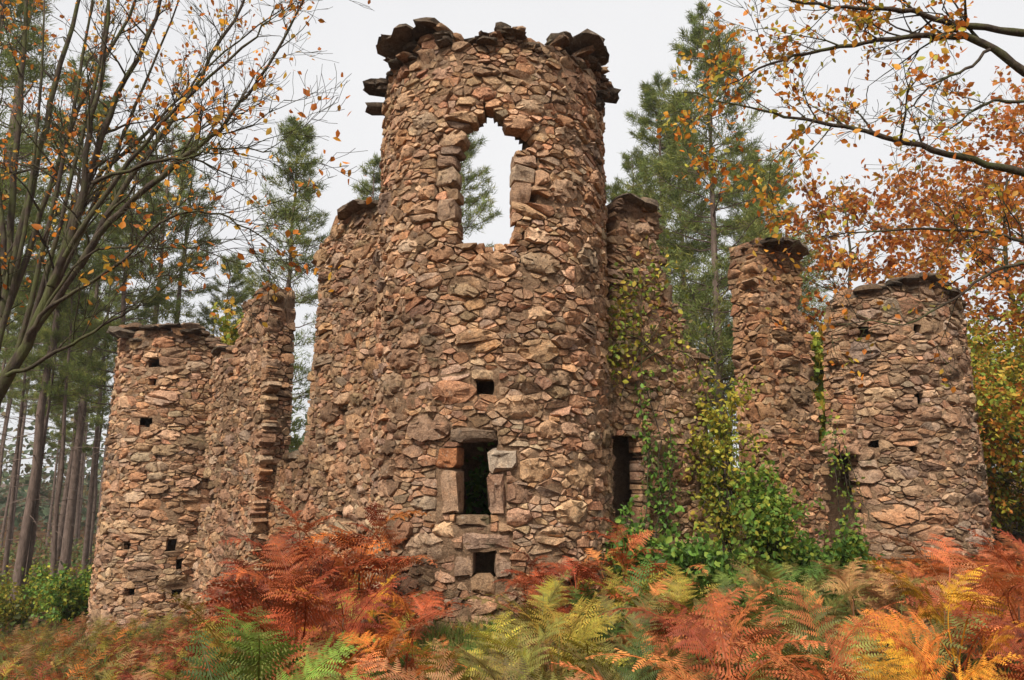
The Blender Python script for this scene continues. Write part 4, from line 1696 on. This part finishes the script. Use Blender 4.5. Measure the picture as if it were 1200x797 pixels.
SKY_ROW = [(-200, 775), (0, 762), (100, 748), (180, 712), (240, 692), (285, 655), (330, 618), (440, 613), (462, 655), (480, 690), (505, 738), (588, 742), (602, 690), (615, 628), (690, 618), (720, 604),
           (765, 628), (820, 650), (880, 655), (930, 640), (1000, 648), (1100, 640), (1160, 632), (1200, 622), (1400, 615)]
ANCH = [  # where in the picture each colour of bracken grows
    (350, 650, 'rust', 'salmon'), (420, 640, 'rust', 'orange'), (330, 720, 'rust', 'dark'), (400, 730, 'dark', 'rust'), (240, 725, 'dark', 'rust'), (285, 775, 'lime', 'rust'), (220, 770, 'dark', 'tan'), (340, 770, 'rust', 'salmon'), (290, 735, 'rust', 'tan'),
    (440, 690, 'yellow', 'rust'), (470, 700, 'yellow', 'gold'), (420, 700, 'rust', 'salmon'), (430, 765, 'rust', 'orange'), (520, 770, 'salmon', 'olive'), (400, 790, 'salmon', 'olive'), (480, 792, 'orange', 'tan'),
    (625, 660, 'rust', 'dark'), (680, 660, 'rust', 'salmon'), (740, 630, 'rust', 'orange'), (640, 730, 'yellow', 'olive'), (690, 750, 'olive', 'yellow'), (600, 740, 'olive', 'yellow'), (740, 760, 'olive', 'green'),
    (620, 790, 'tan', 'olive'), (780, 680, 'salmon', 'olive'), (830, 670, 'lime', 'green'), (860, 700, 'salmon', 'orange'), (830, 740, 'salmon', 'rust'), (900, 660, 'green', 'olive'), (930, 700, 'olive', 'tan'),
    (880, 760, 'salmon', 'rust'), (980, 740, 'salmon', 'olive'), (1010, 680, 'tan', 'olive'), (1080, 680, 'salmon', 'rust'), (1060, 650, 'orange', 'salmon'), (1150, 660, 'rust', 'salmon'), (1180, 700, 'rust', 'salmon'),
    (1100, 775, 'gold', 'orange'), (1040, 790, 'salmon', 'rust'), (1190, 760, 'rust', 'rust'), (960, 790, 'salmon', 'rust'), (1000, 720, 'olive', 'salmon'), (150, 750, 'dark', 'rust'), (60, 770, 'rust', 'olive'),
    (760, 720, 'salmon', 'tan'), (800, 700, 'olive', 'yellow'), (690, 700, 'green', 'yellow'), (860, 760, 'orange', 'olive'), (950, 670, 'green', 'olive'), (880, 690, 'green', 'salmon'), (560, 760, 'green', 'olive'), (1050, 720, 'olive', 'salmon'), (820, 780, 'green', 'salmon'), (740, 700, 'yellow', 'green'), (900, 730, 'olive', 'green'), (1130, 720, 'orange', 'salmon'), (1000, 770, 'orange', 'salmon'), (30, 760, 'yellow', 'olive'), (100, 775, 'olive', 'rust'), (550, 790, 'olive', 'tan')]
COLOUR_WORD = {'rust': 'rust red', 'dark': 'dark brown red', 'salmon': 'salmon orange', 'orange': 'orange', 'tan': 'tan brown', 'olive': 'olive green', 'yellow': 'yellow green',
               'lime': 'bright lime green', 'green': 'deep green', 'gold': 'golden yellow'}
FERN_R = random.Random(404)
fern_n = [0]


HERO_AT = []
USED = set()
SHORT = {'yellow': 'yellow green', 'lime': 'lime green', 'rust': 'rust red', 'dark': 'brown red', 'salmon': 'salmon', 'orange': 'orange', 'tan': 'tan', 'olive': 'olive', 'green': 'green', 'gold': 'golden'}


def fern_label(x, y, size, c1, c2):
    """says which fern: size, colours and its place beside one of the singled out ferns"""
    size_w = 'low' if size < .8 else ('tall' if size > 1.25 else 'middling')
    near = sorted(HERO_AT, key=lambda h: (h[0] - x) ** 2 + (h[1] - y) ** 2)[:7]
    col = SHORT[c1] + ('' if c1 == c2 else ' and ' + SHORT[c2])
    for hx, hy, nm in near:
        dx, dy = x - hx, y - hy
        if abs(dx) > abs(dy):
            side = 'left of' if dx < 0 else 'right of'
        else:
            side = 'in front of' if dy < 0 else 'behind'
        d = math.hypot(dx, dy)
        for far in (('just ' if d < .8 else ('' if d < 1.6 else 'well ')),):
            lb = '%s %s fern %s%s the %s' % (size_w, col, far, side, nm)
            if lb not in USED:
                USED.add(lb)
                return lb, None
    for i in range(len(near)):
        for j in range(i + 1, len(near)):
            lb2 = '%s %s fern between the %s and the %s' % (size_w, col, near[i][2], near[j][2])
            if lb2 not in USED and len(lb2.split()) <= 16:
                USED.add(lb2)
                return lb2, None
    return lb, None


def fern(x, y, size, colour, second, label=None, n=None, spread=None, lean=None):
    R = FERN_R
    base = Vector((x, y, ground_z(x, y) - 0.02))
    px, py = proj((x, y, base.z + .5 * size))
    if label is None:
        seen = set(USED)
        lb, gr = fern_label(x, y, size, colour, second)
        if lb in seen:
            return
        th = empty('bracken_fern', base, lb, 'fern', gr or 'bracken ferns round the ruin')
    else:
        th = empty('bracken_fern', base, label, 'fern', 'bracken ferns round the ruin')
    n = n or (R.randint(7, 10) if y > 5 else R.randint(5, 7))
    lod = 0 if y < 6.5 else 1
    a0 = R.uniform(0, 6.28)
    green = colour in ('lime', 'green', 'yellow', 'olive')
    st = bpy.data.objects.new('stem', STEM_MESH)
    COL.objects.link(st)
    st.parent = th
    st.scale = (size, size, size * .62)
    st.color = (0.16, 0.07, 0.03, 1) if not green else (0.16, 0.15, 0.04, 1)
    for i in range(n):
        c = FC[colour if R.random() < .70 else second]
        dry = 0 if green else 1
        o = bpy.data.objects.new('frond', FR_MESH[(lod, dry, R.randint(0, 3))])
        COL.objects.link(o)
        o.parent = th
        lay = R.choice((0, .12, .25, .36, .46, .54)) if not green else R.choice((0, 0, .1, .2, .3))
        k = size * R.uniform(.72, 1.0) * (.95 - .75 * lay) * (1.0 if y > 5.5 else 1.25)
        o.location = (R.gauss(0, .012), R.gauss(0, .012), lay * size)
        o.scale = (k, k * R.uniform(.8, 1.15), k)
        a = a0 + i * 2.4 + R.uniform(-.5, .5) if lean is None else lean + R.uniform(-.9, .9)
        o.rotation_euler = (R.gauss(0, .22), R.gauss(0.05, .2), a)
        l = R.uniform(.6, 1.2)
        o.color = (c[0] * l, c[1] * l * R.uniform(.85, 1.15), c[2] * l, 1)
    fern_n[0] += 1


def pick(px, py):
    R = FERN_R
    best = sorted((((px - a[0]) / 1.0) ** 2 + ((py - a[1]) * 1.5) ** 2 + R.uniform(0, 900), a) for a in ANCH)[0][1]
    return best[2], best[3]


# singled out ferns first: (px, py of the top, distance, size, colours, label)
HERO = [(655, 690, 4.6, 1.25, 'yellow', 'olive', 'large yellow green bracken fern with arching fronds in front of the middle tower'),
        (600, 712, 4.3, 0.95, 'olive', 'yellow', 'olive bracken fern left of the large yellow green fern'),
        (735, 735, 4.0, 0.95, 'olive', 'green', 'dull olive fern low in front, right of the large yellow green fern'),
        (290, 706, 4.9, 0.9, 'lime', 'yellow', 'bright lime green fern among red bracken at the lower left'),
        (282, 752, 3.7, 0.7, 'lime', 'green', 'lower lime green fern at the bottom edge beneath the bright lime fern'),
        (440, 672, 6.2, 1.1, 'yellow', 'gold', 'yellowing fern standing right of the rust red bank'),
        (380, 616, 7.1, 1.62, 'rust', 'salmon', 'tallest rust red bracken heaped against the left curtain wall'),
        (335, 640, 6.6, 1.5, 'rust', 'dark', 'big rust red bracken left of the tallest heap'),
        (425, 618, 7.4, 1.6, 'rust', 'orange', 'orange red bracken touching the left side of the middle tower'),
        (352, 612, 7.7, 1.5, 'rust', 'salmon', 'rust red bracken farthest back against the left curtain wall'),
        (300, 652, 7.2, 1.5, 'dark', 'rust', 'dark brown bracken at the left end of the rust red heap'),
        (455, 640, 7.0, 1.3, 'rust', 'salmon', 'red bracken hanging by the lower left of the middle tower'),
        (350, 690, 5.4, 1.2, 'rust', 'salmon', 'rust red bracken with salmon fronds in front of the tall heap'),
        (405, 685, 5.6, 1.2, 'rust', 'orange', 'rust and orange bracken left of the yellowing fern'),
        (640, 632, 7.1, 1.15, 'rust', 'dark', 'dark red bracken drooping against the foot of the middle tower'),
        (675, 645, 6.9, 1.1, 'rust', 'salmon', 'red bracken leaning on the right foot of the middle tower'),
        (730, 606, 7.6, 1.35, 'rust', 'salmon', 'red bracken below the dark doorway right of the middle tower'),
        (910, 636, 6.4, 1.15, 'green', 'olive', 'green fern with upright fronds before the foot of the narrow pier'),
        (820, 656, 6.0, 1.0, 'lime', 'green', 'light green fern below the lush shrub'),
        (1105, 752, 3.1, 0.85, 'gold', 'orange', 'golden yellow bracken at the bottom right'),
        (860, 725, 3.5, 1.0, 'salmon', 'rust', 'big salmon bracken with long fronds in the middle foreground'),
        (980, 690, 4.2, 1.05, 'olive', 'salmon', 'grey olive fern among the salmon bracken on the right'),
        (1100, 648, 4.9, 1.3, 'salmon', 'tan', 'arching salmon bracken before the rightmost tower'),
        (1185, 640, 4.6, 1.3, 'rust', 'salmon', 'rust red bracken at the right edge before the orange beech')]
spots = []
HERO_NAMES = ['large yellow green fern', 'olive front fern', 'dull olive fern', 'bright lime green fern', 'lower lime green fern', 'yellowing fern', 'tallest rust red heap', 'big rust red bracken', 'orange red bracken', 'farthest back heap', 'dark brown heap end', 'lower left tower bracken', 'front heap bracken', 'rust and orange bracken', 'dark drooping bracken', 'red tower foot bracken', 'red doorway bracken', 'green upright fern', 'light green fern', 'golden yellow bracken', 'big salmon bracken', 'grey olive fern', 'arching salmon bracken', 'rust red edge bracken']
for (px, py, Y, sz, c1, c2, lb), nm in zip(HERO, HERO_NAMES):
    HERO_AT.append((at(px, py, Y).x, Y, nm))
for px, py, Y, sz, c1, c2, lb in HERO:
    p = at(px, py, Y)
    h = p.z - ground_z(p.x, Y)
    sz = max(.4, min(1.9, h / (.70 if c1 in ('rust', 'dark') and px < 500 else .86)))
    fern(p.x, Y, sz, c1, c2, lb, n=5 if c1 == 'lime' else 10)
    spots.append((p.x, Y))
tries = 0
while fern_n[0] < 300 and tries < 12000:
    tries += 1
    Y = 2.3 + 8.4 * FERN_R.random() ** 0.95
    px = FERN_R.uniform(-60, 1290)
    X = (px - 600) / 800 * (Y * math.cos(PITCH)) * 0.97
    if math.hypot(X - C0[0], Y - C0[1]) < 1.85:
        continue
    if Y > 8.7 + (X - .2) * .57 - .25 and X > 0:
        continue
    if X < -.9 and Y > 8.8 - (X + .98) * 1.008 - .3:
        continue
    g = ground_z(X, Y)
    bx, by = proj((X, Y, g + .5))
    zl = at(bx, interp(bx, SKY_ROW), Y).z
    room = zl - g
    if room < 0.28:
        continue
    sz = min(room / .86 * FERN_R.uniform(.8, 1.0), FERN_R.uniform(.7, 1.25))
    if bx < 240:
        sz *= .6
    if by > 850:
        continue
    dmin = .26 + .15 * sz
    if any((X - q[0]) ** 2 + (Y - q[1]) ** 2 < dmin * dmin for q in spots):
        continue
    spots.append((X, Y))
    tx, ty = proj((X, Y, g + .62 * sz))
    c1, c2 = pick(tx, ty)
    fern(X, Y, sz, c1, c2)


# ------------------------------------------------------------------ ground cover and grass
def ground_cover():
    n = 2600
    V, F, T = [], [], []
    off = 0
    src = [frond_mesh(900 + k, 1, 1) for k in range(3)]
    R = random.Random(9)
    small = []
    for v, f, t in src:
        keep = np.arange(len(f)) % 2 == 0
        small.append((v, f[keep], t[keep]))
    cnt = 0
    while cnt < 1300:
        Y = R.uniform(5.0, 19)
        px = R.uniform(-120, 330)
        X = (px - 600) / 800 * Y * .97
        if X > -1.2 or math.hypot(X - LT[0], Y - LT[1]) < 1.6:
            continue
        v, f, t = small[R.randint(0, 2)]
        s = R.uniform(.25, .6)
        a = R.uniform(0, 6.28)
        c = Vector(FC[R.choice(('rust', 'olive', 'olive', 'yellow', 'tan', 'dark', 'yellow', 'orange', 'tan'))]) * R.uniform(.55, 1.0)
        rot = np.array([[math.cos(a), -math.sin(a), 0], [math.sin(a), math.cos(a), 0], [0, 0, 1]])
        b_ = R.uniform(-.7, .3)
        rot = rot @ np.array([[math.cos(b_), 0, math.sin(b_)], [0, 1, 0], [-math.sin(b_), 0, math.cos(b_)]])
        V.append((v * s) @ rot.T + np.array([X, Y, ground_z(X, Y)]))
        F.append(f + off)
        T.append(t * np.array([c.x, c.y, c.z]))
        off += len(v)
        cnt += 1
    me = np_mesh('ground_cover', np.concatenate(V), np.concatenate(F), np.concatenate(T), M_GREEN)
    o = link(bpy.data.objects.new('ground_cover', me))
    tag(o, 'low withered bracken covering the slope at the lower left', None, None, 'stuff')


ground_cover()


def grass():
    n = 26000
    k = NPR.rand(n)
    Y = np.where(k < .3, NPR.uniform(5.5, 7.9, n), np.where(k < .7, NPR.uniform(2.4, 9.5, n), NPR.uniform(6, 22, n)))
    px = np.where(k < .3, NPR.uniform(440, 620, n), np.where(k < .7, NPR.uniform(-50, 1250, n), NPR.uniform(-150, 340, n)))
    X = (px - 600) / 800 * Y * .97
    ok = (np.hypot(X - C0[0], Y - C0[1]) > 1.65) & (np.hypot(X - LT[0], Y - LT[1]) > 1.65)
    X, Y = X[ok], Y[ok]
    n = len(X)
    z = np.array([ground_z(a, b) for a, b in zip(X, Y)])
    d = NPR.normal(scale=.45, size=(n, 3))
    d[:, 2] = 1
    cols = [(0.10, 0.19, 0.03), (0.14, 0.22, 0.035), (0.20, 0.20, 0.05), (0.09, 0.14, 0.03), (.28, .19, .07)]
    o = blades('grass', np.stack([X, Y, z], 1), d, NPR.uniform(.10, .30, n), NPR.uniform(.006, .012, n), tint_mix(n, cols), M_GRASS)
    tag(o, 'thin green grass growing between the ferns and along the tower foot', None, None, 'stuff')
    m = 9000
    Y = NPR.uniform(2.2, 11, m)
    X = (NPR.uniform(-60, 1260, m) - 600) / 800 * Y * .97
    z = np.array([ground_z(a, b) for a, b in zip(X, Y)]) + NPR.uniform(.005, .12, m)
    o = leaves('fallen_leaves', np.stack([X, Y, z], 1), NPR.uniform(.03, .07, m), tint_mix(m, [(.25, .09, .03), (.33, .14, .04), (.16, .07, .03), (.12, .13, .03), (.4, .22, .06)], .4), M_LEAF, None, 0.0)
    tag(o, 'brown fallen leaves and low weeds on the ground under the ferns', None, None, 'stuff')


grass()


# ------------------------------------------------------------------ thin autumn air
def haze():
    m = bpy.data.materials.new('haze')
    m.use_nodes = True
    t = m.node_tree
    t.nodes.clear()
    v = t.nodes.new('ShaderNodeVolumePrincipled')
    v.inputs['Density'].default_value = 0.0006
    v.inputs['Color'].default_value = (0.92, 0.95, 0.97, 1)
    v.inputs['Anisotropy'].default_value = 0.2
    o = t.nodes.new('ShaderNodeOutputMaterial')
    t.links.new(v.outputs[0], o.inputs['Volume'])
    mb = MB()
    x0, x1, y0, y1, z0, z1 = -275, 275, -135, 435, -9, 32
    vs = [Vector((x, y, z)) for z in (z0, z1) for y in (y0, y1) for x in (x0, x1)]
    mb.add(vs, [(0, 2, 3, 1), (4, 5, 7, 6), (0, 1, 5, 4), (2, 6, 7, 3), (0, 4, 6, 2), (1, 3, 7, 5)])
    ob = mb.build('haze', m, smooth=False)
    tag(ob, 'thin pale autumn haze in the wood', None, None, 'stuff')


haze()
